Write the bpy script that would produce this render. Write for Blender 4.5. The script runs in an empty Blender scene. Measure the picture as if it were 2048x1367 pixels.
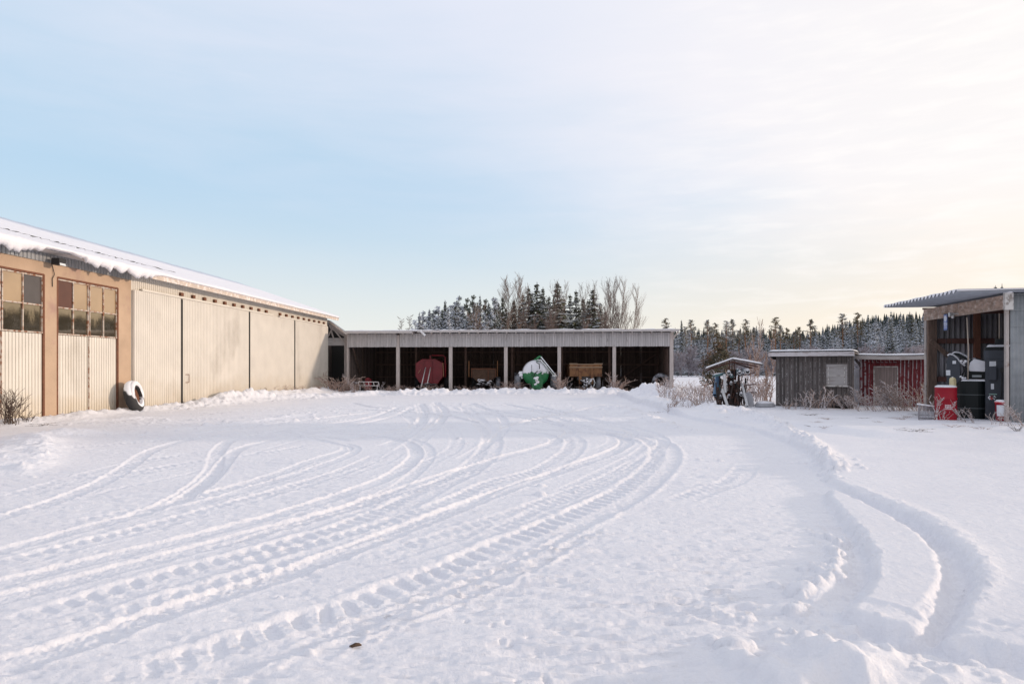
import bpy, math, random
import numpy as np
from mathutils import Vector, Matrix

# ------------------------------------------------------------ camera, sky, sun, exposure
F, H, HY, CX = 1365.0, 1.65, 735.0, 1024.0      # focal length in px of a 2048 wide picture, eye height, horizon row
scene = bpy.context.scene
cd = bpy.data.cameras.new('camera')
cam = bpy.data.objects.new('camera', cd)
scene.collection.objects.link(cam)
cam.location = (0, 0, H)
cam.rotation_euler = (math.radians(90), 0, 0)
cd.sensor_width = 36
cd.lens = 36 * F / 2048
cd.shift_y = -(683.5 - HY) / 2048
cd.clip_start = 0.1
cd.clip_end = 5000
scene.camera = cam

SUN_EL, SUN_AZ = math.radians(9.3), math.radians(85)   # azimuth clockwise from +Y
S = Vector((math.sin(SUN_AZ) * math.cos(SUN_EL), math.cos(SUN_AZ) * math.cos(SUN_EL), math.sin(SUN_EL)))
ld = bpy.data.lights.new('sun', 'SUN')
ld.energy = 2.6
ld.angle = math.radians(2.5)
ld.color = (1.0, 0.80, 0.62)
sun = bpy.data.objects.new('sun', ld)
scene.collection.objects.link(sun)
sun.rotation_euler = S.to_track_quat('Z', 'Y').to_euler()

w = bpy.data.worlds.new('World')
scene.world = w
w.use_nodes = True
NT = w.node_tree
for n in list(NT.nodes): NT.nodes.remove(n)
def nd(t, **k):
    n = NT.nodes.new(t)
    for a, b in k.items(): setattr(n, a, b)
    return n
def mathn(op, a, b=None, clamp=False):
    n = nd('ShaderNodeMath', operation=op, use_clamp=clamp)
    for i, v in enumerate((a, b)):
        if v is None: continue
        if isinstance(v, (int, float)): n.inputs[i].default_value = v
        else: NT.links.new(v, n.inputs[i])
    return n.outputs[0]
def dotn(vec, v):
    n = nd('ShaderNodeVectorMath', operation='DOT_PRODUCT')
    NT.links.new(vec, n.inputs[0]); n.inputs[1].default_value = v
    return n.outputs['Value']
def rng(v, a, b, c=0.0, d=1.0):
    n = nd('ShaderNodeMapRange', interpolation_type='SMOOTHSTEP')
    NT.links.new(v, n.inputs['Value'])
    for k, x in zip(('From Min', 'From Max', 'To Min', 'To Max'), (a, b, c, d)): n.inputs[k].default_value = x
    return n.outputs['Result']
def mixc(f, a, b):
    n = nd('ShaderNodeMix', data_type='RGBA')
    if isinstance(f, float): n.inputs[0].default_value = f
    else: NT.links.new(f, n.inputs[0])
    for i, c in ((6, a), (7, b)):
        if isinstance(c, tuple): n.inputs[i].default_value = (*c, 1)
        else: NT.links.new(c, n.inputs[i])
    return n.outputs[2]
sky = nd('ShaderNodeTexSky', sky_type='NISHITA', sun_disc=False)
sky.sun_elevation = SUN_EL
sky.sun_rotation = SUN_AZ
sky.altitude = 60
sky.air_density = 0.9
sky.dust_density = 0.5
sky.ozone_density = 1.0
SKY = 0.11
tc = nd('ShaderNodeTexCoord').outputs['Generated']
up = dotn(tc, (0, 0, 1))
tos = dotn(tc, (math.sin(SUN_AZ), math.cos(SUN_AZ), 0))
def noise(scale, detail, stretch, dist=0.0, rot=(0, 0, 0)):
    m = nd('ShaderNodeMapping'); m.inputs['Scale'].default_value = stretch; m.inputs['Rotation'].default_value = rot
    NT.links.new(tc, m.inputs['Vector'])
    n = nd('ShaderNodeTexNoise'); n.inputs['Scale'].default_value = scale; n.inputs['Detail'].default_value = detail
    n.inputs['Roughness'].default_value = 0.55; n.inputs['Distortion'].default_value = dist
    NT.links.new(m.outputs[0], n.inputs['Vector'])
    return n.outputs['Fac']
n1 = noise(1.6, 5, (1, 1, 3.0), 0.6, (0, 0.35, 0))
n2 = noise(5.0, 7, (1, 1.0, 6.0), 0.4, (0, 0.3, 0))
n3 = noise(11.0, 6, (1, 1, 6.0), 0.2, (0, 0.12, 0.3))
K = 1.0 / SKY
# thin cirrus sheet: a soft edged veil above a slanting line, plus wisps, thicker toward the sun
edge = mathn('ADD', dotn(tc, (0.282, -0.301, 0.912)), mathn('MULTIPLY', mathn('SUBTRACT', n1, 0.5), 0.26))
edge = mathn('ADD', edge, mathn('MULTIPLY', mathn('SUBTRACT', n2, 0.5), 0.10))
veil = rng(edge, -0.20, 0.17)
right = rng(tos, -0.10, 0.78)
wisp = mathn('MULTIPLY', rng(n3, 0.42, 0.75), rng(tos, 0.1, 0.6))
dens = mathn('ADD', mathn('MULTIPLY', veil, 0.78), mathn('MULTIPLY', right, 0.45), True)
dens = mathn('ADD', dens, mathn('MULTIPLY', mathn('SUBTRACT', n2, 0.5), 0.10), True)
hz = rng(up, 0.26, -0.02)
veilc = mixc(right, (0.84 * K, 0.85 * K, 0.96 * K), (1.00 * K, 0.965 * K, 0.95 * K))
skyc = mixc(0.82, sky.outputs[0], (0.58 * K, 0.79 * K, 0.99 * K))
base = mixc(dens, skyc, veilc)
hzc = mixc(right, (0.92 * K, 0.90 * K, 0.82 * K), (1.12 * K, 0.93 * K, 0.70 * K))
hzf = mathn('MULTIPLY', hz, 0.95)
col = mixc(hzf, base, hzc)
col = mixc(mathn('MULTIPLY', wisp, 0.42), col, (1.10 * K, 1.06 * K, 1.03 * K))
bg = nd('ShaderNodeBackground'); bg.inputs['Strength'].default_value = SKY
NT.links.new(col, bg.inputs['Color'])
out = nd('ShaderNodeOutputWorld'); NT.links.new(bg.outputs[0], out.inputs['Surface'])

vs = scene.view_settings
vs.view_transform = 'Standard'; vs.look = 'None'; vs.exposure = 0.0; vs.gamma = 1
scene.render.engine = 'CYCLES'
scene.cycles.max_bounces = 6

# ------------------------------------------------------------ helpers: materials
MATS = {}
def mat(name, color, rough=0.7, metal=0.0, var=0.0, vscale=3.0, vstretch=(1, 1, 1), bump=0.0, bscale=20.0,
        color2=None, c2scale=2.0, c2range=(0.5, 0.6), c2stretch=(1, 1, 1), boards=None, snow=None, snowcol=(0.84, 0.86, 0.9), coat=0.0, spec=0.5,
        snowscale=9.0):
    """procedural principled material in object space. boards=(axis, pitch, tone spread, gap) ; snow=(lo, hi) mixes snow on faces that look up"""
    if name in MATS: return MATS[name]
    m = bpy.data.materials.new(name); m.use_nodes = True
    t = m.node_tree; L = t.links
    p = t.nodes['Principled BSDF']
    p.inputs['Roughness'].default_value = rough; p.inputs['Metallic'].default_value = metal
    p.inputs['Coat Weight'].default_value = coat; p.inputs['Specular IOR Level'].default_value = spec
    tcn = t.nodes.new('ShaderNodeTexCoord')
    def N(scale, stretch, detail=5.0, rough_=0.55):
        mp = t.nodes.new('ShaderNodeMapping'); mp.inputs['Scale'].default_value = stretch
        L.new(tcn.outputs['Object'], mp.inputs[0])
        n = t.nodes.new('ShaderNodeTexNoise'); n.inputs['Scale'].default_value = scale
        n.inputs['Detail'].default_value = detail; n.inputs['Roughness'].default_value = rough_
        L.new(mp.outputs[0], n.inputs[0]); return n.outputs['Fac']
    def MR(v, a, b, c, d, kind='LINEAR'):
        r = t.nodes.new('ShaderNodeMapRange'); r.interpolation_type = kind
        L.new(v, r.inputs[0])
        for i, x in enumerate((a, b, c, d)): r.inputs[1 + i].default_value = x
        return r.outputs[0]
    def MX(f, a, b, blend='MIX'):
        x = t.nodes.new('ShaderNodeMix'); x.data_type = 'RGBA'; x.blend_type = blend
        if isinstance(f, float): x.inputs[0].default_value = f
        else: L.new(f, x.inputs[0])
        for i, c in ((6, a), (7, b)):
            if isinstance(c, tuple): x.inputs[i].default_value = (*c, 1)
            else: L.new(c, x.inputs[i])
        return x.outputs[2]
    def MT(op, a, b=0.0):
        x = t.nodes.new('ShaderNodeMath'); x.operation = op
        for i, v in enumerate((a, b)):
            if isinstance(v, (int, float)): x.inputs[i].default_value = v
            else: L.new(v, x.inputs[i])
        return x.outputs[0]
    def grey(v):
        c = t.nodes.new('ShaderNodeCombineColor')
        for i in range(3): L.new(v, c.inputs[i])
        return c.outputs[0]
    c = MX(0.0, color, color)
    if color2: c = MX(MR(N(c2scale, c2stretch, 7.0, 0.62), *c2range, 0, 1), c, color2)
    if var: c = MX(1.0, c, grey(MR(N(vscale, vstretch), 0.3, 0.7, 1 - var, 1 + var)), 'MULTIPLY')
    h = None
    if boards:
        ax, pitch, spread, gap = boards
        sp = t.nodes.new('ShaderNodeSeparateXYZ'); L.new(tcn.outputs['Object'], sp.inputs[0])
        q = MT('DIVIDE', sp.outputs[ax], pitch)
        wn = t.nodes.new('ShaderNodeTexWhiteNoise'); wn.noise_dimensions = '1D'; L.new(MT('FLOOR', q), wn.inputs['W'])
        c = MX(1.0, c, grey(MR(wn.outputs['Value'], 0, 1, 1 - spread, 1 + spread)), 'MULTIPLY')
        fr = MT('FRACT', q)
        e = MT('MINIMUM', fr, MT('SUBTRACT', 1.0, fr))
        h = MR(e, 0.0, gap, 0.0, 1.0)
        if gap > 0: c = MX(1.0, c, grey(MR(e, 0.0, gap, 0.25, 1.0)), 'MULTIPLY')
    if snow:
        g = t.nodes.new('ShaderNodeNewGeometry'); s2 = t.nodes.new('ShaderNodeSeparateXYZ'); L.new(g.outputs['Normal'], s2.inputs[0])
        v = MT('ADD', s2.outputs[2], MT('MULTIPLY', MT('SUBTRACT', N(snowscale, (1, 1, 1)), 0.5), 1.6))
        c = MX(MR(v, snow[0], snow[1], 0, 1), c, snowcol)
    L.new(c, p.inputs['Base Color'])
    if bump:
        b = t.nodes.new('ShaderNodeBump'); b.inputs['Strength'].default_value = bump; b.inputs['Distance'].default_value = 0.02
        hh = N(bscale, vstretch)
        if h is not None: hh = MT('ADD', hh, h)
        L.new(hh, b.inputs['Height']); L.new(b.outputs[0], p.inputs['Normal'])
    MATS[name] = m
    return m

def snow_mat(name='snow', nearbump=0.65):
    m = bpy.data.materials.new(name); m.use_nodes = True
    t = m.node_tree; L = t.links; p = t.nodes['Principled BSDF']
    p.inputs['Roughness'].default_value = 0.55
    p.inputs['Specular IOR Level'].default_value = 0.25
    g = t.nodes.new('ShaderNodeTexCoord')
    a = t.nodes.new('ShaderNodeTexNoise'); a.inputs['Scale'].default_value = 0.8; a.inputs['Detail'].default_value = 6
    b = t.nodes.new('ShaderNodeTexNoise'); b.inputs['Scale'].default_value = 55; b.inputs['Detail'].default_value = 6; b.inputs['Roughness'].default_value = 0.7
    for n in (a, b): L.new(g.outputs['Object'], n.inputs[0])
    r = t.nodes.new('ShaderNodeValToRGB')
    r.color_ramp.elements[0].position = 0.3; r.color_ramp.elements[0].color = (0.73, 0.728, 0.772, 1)
    r.color_ramp.elements[1].position = 0.7; r.color_ramp.elements[1].color = (0.775, 0.77, 0.805, 1)
    L.new(a.outputs['Fac'], r.inputs[0]); L.new(r.outputs[0], p.inputs['Base Color'])
    bu = t.nodes.new('ShaderNodeBump'); bu.inputs['Strength'].default_value = nearbump; bu.inputs['Distance'].default_value = 0.012
    c = t.nodes.new('ShaderNodeTexNoise'); c.inputs['Scale'].default_value = 11; c.inputs['Detail'].default_value = 4; L.new(g.outputs['Object'], c.inputs[0])
    bu2 = t.nodes.new('ShaderNodeBump'); bu2.inputs['Strength'].default_value = nearbump * 0.9; bu2.inputs['Distance'].default_value = 0.03
    L.new(c.outputs['Fac'], bu2.inputs['Height']); L.new(bu2.outputs[0], bu.inputs['Normal'])
    L.new(b.outputs['Fac'], bu.inputs['Height']); L.new(bu.outputs[0], p.inputs['Normal'])
    return m
SNOW = snow_mat()

# ------------------------------------------------------------ helpers: meshes and objects
COL = scene.collection
class MB:
    """collects boxes, bars, tubes ... ; build() links them as ONE mesh object"""
    def __init__(s): s.v = []; s.f = []; s.m = []; s.cur = 0
    def slot(s, i): s.cur = i; return s
    def add(s, vs, fs):
        o = len(s.v); s.v += [tuple(p) for p in vs]
        for q in fs: s.f.append(tuple(i + o for i in q)); s.m.append(s.cur)
        return s
    def box(s, x0, x1, y0, y1, z0, z1, j=0.0):
        c = [(x, y, z) for x in (x0, x1) for y in (y0, y1) for z in (z0, z1)]
        return s.add(c, [(0, 1, 3, 2), (4, 6, 7, 5), (0, 4, 5, 1), (2, 3, 7, 6), (0, 2, 6, 4), (1, 5, 7, 3)])
    def bar(s, a, b, wd, ht, upv=(0, 0, 1)):
        a, b = Vector(a), Vector(b); d = (b - a).normalized(); u = Vector(upv)
        if abs(d.dot(u)) > 0.98: u = Vector((0, 1, 0))
        x = d.cross(u).normalized() * wd / 2; y = x.cross(d).normalized() * ht / 2
        vs = [a - x - y, a + x - y, a + x + y, a - x + y, b - x - y, b + x - y, b + x + y, b - x + y]
        return s.add(vs, [(0, 1, 2, 3), (4, 7, 6, 5), (0, 4, 5, 1), (1, 5, 6, 2), (2, 6, 7, 3), (3, 7, 4, 0)])
    def tube(s, pts, r, n=8, cap=True):
        pts = [Vector(p) for p in pts]
        rs = r if isinstance(r, (list, tuple)) else [r] * len(pts)
        o = len(s.v); prev = None
        for i, p in enumerate(pts):
            d = (pts[min(i + 1, len(pts) - 1)] - pts[max(i - 1, 0)])
            d = d.normalized() if d.length > 1e-9 else Vector((0, 0, 1))
            u = prev if prev is not None else (Vector((1, 0, 0)) if abs(d.x) < 0.8 else Vector((0, 1, 0)))
            u = (u - d * u.dot(d)); u = u.normalized() if u.length > 1e-6 else d.orthogonal().normalized()
            prev = u; v = d.cross(u)
            for k in range(n):
                a = 2 * math.pi * k / n
                s.v.append(tuple(p + (u * math.cos(a) + v * math.sin(a)) * rs[i]))
        for i in range(len(pts) - 1):
            for k in range(n):
                a = o + i * n + k; b = o + i * n + (k + 1) % n
                s.f.append((a, b, b + n, a + n)); s.m.append(s.cur)
        if cap:
            s.f.append(tuple(o + k for k in range(n))[::-1]); s.m.append(s.cur)
            e = o + (len(pts) - 1) * n
            s.f.append(tuple(e + k for k in range(n))); s.m.append(s.cur)
        return s
    def lathe(s, prof, n=24, axis='z', c=(0, 0, 0), close=True):
        """prof: (radius, height) pairs turned about an axis through c"""
        o = len(s.v)
        for r, h in prof:
            for k in range(n):
                a = 2 * math.pi * k / n; p, q = r * math.cos(a), r * math.sin(a)
                v = {'z': (p, q, h), 'y': (p, h, q), 'x': (h, p, q)}[axis]
                s.v.append((v[0] + c[0], v[1] + c[1], v[2] + c[2]))
        for i in range(len(prof) - 1):
            for k in range(n):
                a = o + i * n + k; b = o + i * n + (k + 1) % n
                s.f.append((a, b, b + n, a + n)); s.m.append(s.cur)
        if close:
            s.f.append(tuple(o + k for k in range(n))[::-1]); s.m.append(s.cur)
            e = o + (len(prof) - 1) * n
            s.f.append(tuple(e + k for k in range(n))); s.m.append(s.cur)
        return s
    def prism(s, poly, a0, a1, axis='y'):
        """a polygon of (p, q) pairs pulled along an axis from a0 to a1"""
        def pt(p, q, a): return {'y': (p, a, q), 'x': (a, p, q), 'z': (p, q, a)}[axis]
        n = len(poly)
        vs = [pt(p, q, a0) for p, q in poly] + [pt(p, q, a1) for p, q in poly]
        return s.add(vs, [tuple(range(n))[::-1], tuple(range(n, 2 * n))] + [(i, (i + 1) % n, n + (i + 1) % n, n + i) for i in range(n)])
    def build(s, name, mats, parent=None, smooth=False, at=None, bevel=0.0):
        me = bpy.data.meshes.new(name)
        me.from_pydata(s.v, [], s.f)
        for m in (mats if isinstance(mats, (list, tuple)) else [mats]): me.materials.append(m)
        me.polygons.foreach_set('material_index', s.m)
        if smooth: me.polygons.foreach_set('use_smooth', [True] * len(me.polygons))
        me.update()
        ob = bpy.data.objects.new(name, me); COL.objects.link(ob)
        if parent: ob.parent = parent
        if at: ob.location = at
        if bevel:
            md = ob.modifiers.new('bevel', 'BEVEL'); md.width = bevel; md.segments = 2; md.limit_method = 'ANGLE'
        return ob
def tag(o, label, cat=None, group=None, kind=None):
    if label: o['label'] = label
    if cat: o['category'] = cat
    if group: o['group'] = group
    if kind: o['kind'] = kind
    return o
def thing(name, label, cat, loc, rz=0.0, group=None):
    o = bpy.data.objects.new(name, None); COL.objects.link(o)
    o.location = loc; o.rotation_euler = (0, 0, rz)
    return tag(o, label, cat, group)
def copy_tree(o, parent=None):
    c = o.copy(); COL.objects.link(c); c.parent = parent
    for ch in o.children: copy_tree(ch, c)
    return c
def G(px, py, z=0.0):
    """point of the level z under a pixel of the 2048 wide photograph"""
    Y = (H - z) * F / (py - HY)
    return ((px - CX) / F * Y, Y)
def X_(px, Y): return (px - CX) / F * Y
def Z_(py, Y): return H - (py - HY) / F * Y
# ------------------------------------------------------------ the snow: one sheet with real relief
rs = np.random.RandomState(7)
def vnoise(x, y, seed=0):
    xi = np.floor(x).astype(np.int64); yi = np.floor(y).astype(np.int64)
    fx = x - xi; fy = y - yi
    fx = fx * fx * fx * (fx * (fx * 6 - 15) + 10); fy = fy * fy * fy * (fy * (fy * 6 - 15) + 10)
    def hsh(a, b):
        h = (a * 374761393 + b * 668265263 + seed * 1442695041) & 0xFFFFFFFF
        h = ((h ^ (h >> 13)) * 1274126177) & 0xFFFFFFFF
        h = ((h ^ (h >> 15)) * 2246822519) & 0xFFFFFFFF
        return ((h ^ (h >> 13)) & 0xFFFF) / 65535.0
    a, b, c, d = hsh(xi, yi), hsh(xi + 1, yi), hsh(xi, yi + 1), hsh(xi + 1, yi + 1)
    return (a + (b - a) * fx) * (1 - fy) + (c + (d - c) * fx) * fy
def fbm(x, y, oct=4, seed=0, gain=0.5):
    r = 0; a = 1.0; t = 0
    for i in range(oct):
        r = r + a * vnoise(x, y, seed + i * 17); t += a; a *= gain; x = x * 2.03 + 11.7; y = y * 2.03 - 5.3
    return r / t - 0.5
def sst(a, b, x):
    t = np.clip((x - a) / (b - a), 0, 1); return t * t * (3 - 2 * t)
# a graded grid: rows close together near the yard's near end, wide apart toward the forest
rows = [1.6]
while rows[-1] < 62: rows.append(rows[-1] + max(0.009, rows[-1] * 0.0036))
while rows[-1] < 1500: rows.append(rows[-1] * 1.03)
RY = np.array(rows); NC = 1300
RU = np.linspace(-1, 1, NC)
def halfw(Y): return 1.0 * Y + 3.0 + np.maximum(0, Y - 60) * 0.6
GX = RU[None, :] * halfw(RY)[:, None]; GY = np.repeat(RY[:, None], NC, 1)

def poly_px(pts): return [G(*p) for p in pts]
def spline(pts, near=0.04):
    """catmull rom through world points, densified"""
    P = np.array(pts, float); P = np.vstack([2 * P[0] - P[1], P, 2 * P[-1] - P[-2]])
    o = []
    for i in range(1, len(P) - 2):
        a, b, c, d = P[i - 1:i + 3]
        L = np.linalg.norm(c - b); st = max(near, 0.005 * b[1]); n = max(2, int(L / st))
        t = np.linspace(0, 1, n, endpoint=False)[:, None]
        o.append(0.5 * (2 * b + (c - a) * t + (2 * a - 5 * b + 4 * c - d) * t * t + (3 * b - a - 3 * c + d) * t ** 3))
    return np.vstack(o + [P[-2:-1]])
def window(x, y, r):
    i0, i1 = np.searchsorted(RY, (y - r, y + r))
    if i1 <= i0: return None
    w0 = halfw(RY[i0]); w1 = halfw(RY[min(i1, len(RY) - 1)])
    lo = min((x - r) / w0, (x - r) / w1); hi = max((x + r) / w0, (x + r) / w1)
    j0 = max(0, int((lo + 1) / 2 * (NC - 1))); j1 = min(NC, int((hi + 1) / 2 * (NC - 1)) + 2)
    if j1 <= j0: return None
    return slice(i0, i1), slice(j0, j1)
def line_field(pts, r):
    """for grid points within r of a line: distance, arc length, signed offset"""
    Q = spline(pts)
    seg = np.vstack([Q[1:] - Q[:-1], Q[-1:] - Q[-2:-1]]); ln = np.linalg.norm(seg, axis=1); T = seg / ln[:, None]
    sl = np.concatenate([[0], np.cumsum(ln[:-1])])
    D = np.full(GX.shape, 1e9, np.float32); SS = np.zeros(GX.shape, np.float32); TT = np.zeros(GX.shape, np.float32)
    for k in range(len(Q)):
        x, y = Q[k]
        if y < 1.3: continue
        wd = window(x, y, r + 0.05)
        if wd is None: continue
        dx = GX[wd] - x; dy = GY[wd] - y; d = dx * dx + dy * dy
        m = d < D[wd]
        a = dx * T[k, 0] + dy * T[k, 1]; c = T[k, 0] * dy - T[k, 1] * dx
        D[wd][m] = d[m]; SS[wd][m] = (sl[k] + a)[m]; TT[wd][m] = c[m]
    I = np.nonzero(D < r * r)
    return I, SS[I], TT[I], sl[-1]

def pdist(poly, X, Y):
    """signed distance to a polygon (inside positive)"""
    P = np.array(poly); n = len(P); d = np.full(X.shape, 1e9); ins = np.zeros(X.shape, bool)
    for i in range(n):
        a, b = P[i], P[(i + 1) % n]; e = b - a
        t = np.clip(((X - a[0]) * e[0] + (Y - a[1]) * e[1]) / (e @ e), 0, 1)
        d = np.minimum(d, (X - a[0] - t * e[0]) ** 2 + (Y - a[1] - t * e[1]) ** 2)
        c = ((a[1] > Y) != (b[1] > Y)) & (X < (b[0] - a[0]) * (Y - a[1]) / (b[1] - a[1] + 1e-12) + a[0])
        ins ^= c
    d = np.sqrt(d)
    return np.where(ins, d, -d)

# --- broad shape
Zg = 0.05 * fbm(GX * 0.25, GY * 0.25, 3, 3) * sst(3, 12, GY)
PZ_ = 0.10
PLAT = [G(a_, b_, PZ_) for a_, b_ in [(1235, 787), (1300, 810), (1385, 832), (1450, 842), (1515, 855), (1579, 878), (1626, 904), (1650, 930), (1664, 955), (1682, 964), (1729, 989), (1793, 1013),
        (1855, 1043), (1913, 1083), (1945, 1123), (1955, 1154), (1946, 1192), (1918, 1235), (1903, 1265), (1960, 1278), (2048, 1293), (2700, 1390)]] + [(60, 3), (60, 62), (11.2, 62), (11.0, 46)]
MOUND = [G(a_, b_, PZ_) for a_, b_ in [(1660, 975), (1680, 981), (1729, 1003), (1785, 1030), (1840, 1064), (1876, 1106), (1883, 1158), (1862, 1211), (1826, 1250), (1772, 1240), (1730, 1224), (1699, 1209),
         (1731, 1182), (1747, 1145), (1749, 1100), (1727, 1064), (1688, 1022), (1662, 990)]]
wob = 0.05 * fbm(GX * 4, GY * 4, 3, 5)
pd = np.maximum(pdist(PLAT, GX, GY), pdist(MOUND, GX, GY)) + wob
plat = sst(-0.10, 0.05, pd + 0.05 * fbm(GX * 7, GY * 7, 3, 6))
Zg += plat * (0.10 + 0.03 * fbm(GX * 1.1, GY * 1.1, 3, 8))
# the drift in front of the huts and the fuel shelter
edge_y = 13.9 + 0.05 * (GX - 9) + 0.9 * fbm(GX * 0.35, GX * 0.1, 3, 21)
rise = sst(0, 2.3, GY - edge_y - 10 * sst(9.0, 4.5, GX)) * plat
Zg += rise * (0.12 + 0.10 * fbm(GX * 0.9, GY * 0.9, 4, 31))
flat = plat * (1 - rise)
Zg += 0.012 * fbm(GX * 1.2, GY * 6, 3, 41) * flat
# far field behind
Zg = np.where(GY > 60, 0.1 + (Zg - 0.1) * np.exp(-(GY - 60) / 20), Zg)

def bank(pts, wid, hgt, lump=0.6, seed=0, sc=2.2):
    I, s, t, L = line_field(pts, wid * 1.6)
    f = np.exp(-(t / (wid * 0.55)) ** 2) * sst(0, 1.2, s) * sst(L, L - 1.2, s)
    n = 1 + lump * 2 * fbm(GX[I] * sc, GY[I] * sc, 4, 50 + seed, 0.6)
    Zg[I] += hgt * f * np.clip(n, 0.1, 2)
def XW(Y): return -15.59 + 0.0505 * Y
# along the hangar wall
bank([(XW(y) + 0.3, y) for y in (18, 22, 25, 28, 33, 38, 43, 48)], 1.0, 0.17, 0.7, 1)
bank([(XW(y) + 0.8, y) for y in (31, 34, 38, 43, 47)], 1.3, 0.22, 0.7, 2, 1.4)
bank(poly_px([(-60, 900), (60, 885), (75, 878), (40, 905), (-60, 960)]), 1.2, 0.14, 0.5, 3)
bank(poly_px([(20, 962), (70, 930), (95, 900), (60, 880)]), 0.5, 0.07, 0.8, 33, 4)
bank(poly_px([(400, 812), (520, 800), (640, 795), (760, 789), (800, 788)]), 1.0, 0.20, 0.9, 4, 2.0)
bank(poly_px([(770, 790), (900, 788), (1020, 787), (1150, 787), (1260, 786)]), 1.1, 0.27, 0.8, 5, 2.4)
bank([(-12, 46.4), (-6, 45.7), (0, 45.2), (6, 44.6), (10, 44.2)], 0.9, 0.12, 0.8, 6, 2.6)
# ploughed heap at the corner of the open shed and the berm that leaves it
bank(poly_px([(1262, 794), (1290, 796), (1325, 800), (1370, 808)]), 1.4, 0.34, 0.7, 7, 1.5)
bank(poly_px([(1290, 808), (1360, 822), (1430, 830), (1500, 840)]), 1.0, 0.12, 0.9, 8, 2.2)
bank(poly_px([(1495, 838), (1550, 858), (1600, 885), (1640, 915), (1662, 940), (1668, 962)]), 0.42, 0.11, 0.9, 9, 4.5)
bank([G(a_ + 8, b_ - 6, PZ_) for a_, b_ in ((1682, 964), (1729, 989), (1794, 1012), (1858, 1040), (1923, 1083), (1958, 1123), (1970, 1154), (1957, 1195), (1926, 1240))], 0.16, 0.022, 0.9, 11, 8)
bank([G(a_, b_, 0.06) for a_, b_ in ((1668, 1062), (1680, 1098), (1668, 1142), (1640, 1185), (1612, 1226))], 0.17, 0.06, 0.5, 12, 9)
bank(poly_px([(1630, 1110), (1640, 1150), (1600, 1200), (1570, 1235)]), 0.22, 0.05, 1.2, 22, 7)
bank(poly_px([(1200, 812), (1260, 822), (1300, 836), (1364, 862)]), 0.6, 0.08, 1.0, 13, 3)
bank(poly_px([(90, 848), (180, 842), (260, 838), (360, 833)]), 0.5, 0.06, 0.9, 14, 3)
bank(poly_px([(300, 862), (420, 852), (520, 840), (640, 826)]), 0.5, 0.05, 1.0, 15, 3)
# heaps at the lower right corner
for px, py, r, h in ((1590, 1345, 0.33, 0.13), (1680, 1330, 0.30, 0.10), (1760, 1350, 0.30, 0.08), (1475, 1300, 0.13, 0.06), (1850, 1345, 0.25, 0.05), (1960, 1350, 0.3, 0.05),
                     (1560, 1290, 0.15, 0.04), (1640, 1275, 0.16, 0.035)):
    x, y = G(px, py, 0.05); wd = window(x, y, r * 1.6)
    if wd:
        dx, dy = GX[wd] - x, GY[wd] - y
        d = np.sqrt(dx ** 2 + (dy * 1.1) ** 2) / r * (1 + 0.5 * fbm(GX[wd] * 5, GY[wd] * 5, 3, 61))
        Zg[wd] += h * sst(1.25, 0.35, d)

# --- wheel tracks
def rut(px, wid=0.26, depth=0.028, rim=0.016, fine=0.008, sharp=0.13, floor=None, inner=0):
    I, s, t, L = line_field(px if isinstance(px[0][0], float) else poly_px(px), wid * 1.5)
    if len(s) == 0: return
    q = np.abs(t) / (wid / 2) + 0.10 * fbm(s * 3, s * 0.0, 2, 71)
    fade = sst(0, 0.6, s) * sst(L, L - 0.6, s)
    x, y = GX[I], GY[I]
    q = q + 0.16 * fbm(x * 9, y * 9, 3, 72)
    m = (1 - sst(1 - sharp, 1 + sharp, q)) * fade
    if floor is not None:
        Zg[I] = Zg[I] * (1 - m) + (floor + 0.008 * fbm(x * 8, y * 8, 2, 73)) * m
    else: Zg[I] -= 0.68 * depth * m * (1 + 1.3 * sst(11, 28, y))
    Zg[I] += (0.30 if floor is None else 0.8) * rim * np.exp(-((q - 1.22) / 0.14) ** 2) * fade * np.clip(1 + 3.0 * fbm(x * 7, y * 7, 4, 75, 0.65), 0, 3)
    # fine tyre blocks
    Zg[I] += fine * m * (np.sin(s * 2 * np.pi / 0.055) * 0.35 * (np.cos(t * 2 * np.pi / 0.06) > 0) + 1.6 * fbm(x * 34, y * 34, 2, 77))
def lug(px, wid=0.5, depth=0.05, pitch=0.23, slant=0.75, side=1, soft=0.0, rim=0.012, seed=0):
    I, s, t, L = line_field(poly_px(px), wid * 1.1)
    if len(s) == 0: return
    q = np.abs(t) / (wid / 2); fade = sst(0, 0.8, s) * sst(L, L - 0.8, s)
    x, y = GX[I], GY[I]
    amp = 0.75 + 0.9 * fbm(s * 1.3, t * 2, 3, 81 + seed)
    jit = 0.35 * fbm(s * 2.0, t * 3, 2, 83 + seed)
    half = t * side > 0
    ph = (s - np.where(half, 0.35, 0.9) * slant * np.abs(t)) / pitch + np.where(half, 0.45, 0) + jit
    hole = sst(-0.25, 0.55, np.sin(2 * np.pi * ph)) * (1 - 0.5 * sst(0.75, 1.0, q))
    m = 1 - sst(0.88, 1.12, q)
    mid = np.exp(-(t / (wid * 0.10)) ** 2)
    d = 0.85 * (1 + 1.2 * sst(11, 28, y)) * depth * m * fade * (0.28 + 0.72 * hole * np.where(half, 1.0, 0.55 - soft)) * np.clip(amp, 0.3, 1.3)
    Zg[I] -= d * (1 - 0.4 * mid)
    Zg[I] += 0.6 * rim * np.exp(-((q - 1.18) / 0.15) ** 2) * fade * np.clip(1 + 3.2 * fbm(x * 6, y * 6, 4, 85 + seed, 0.65), 0, 3)
    Zg[I] += 0.016 * m * fade * fbm(x * 15, y * 15, 4, 87 + seed, 0.6)
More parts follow.
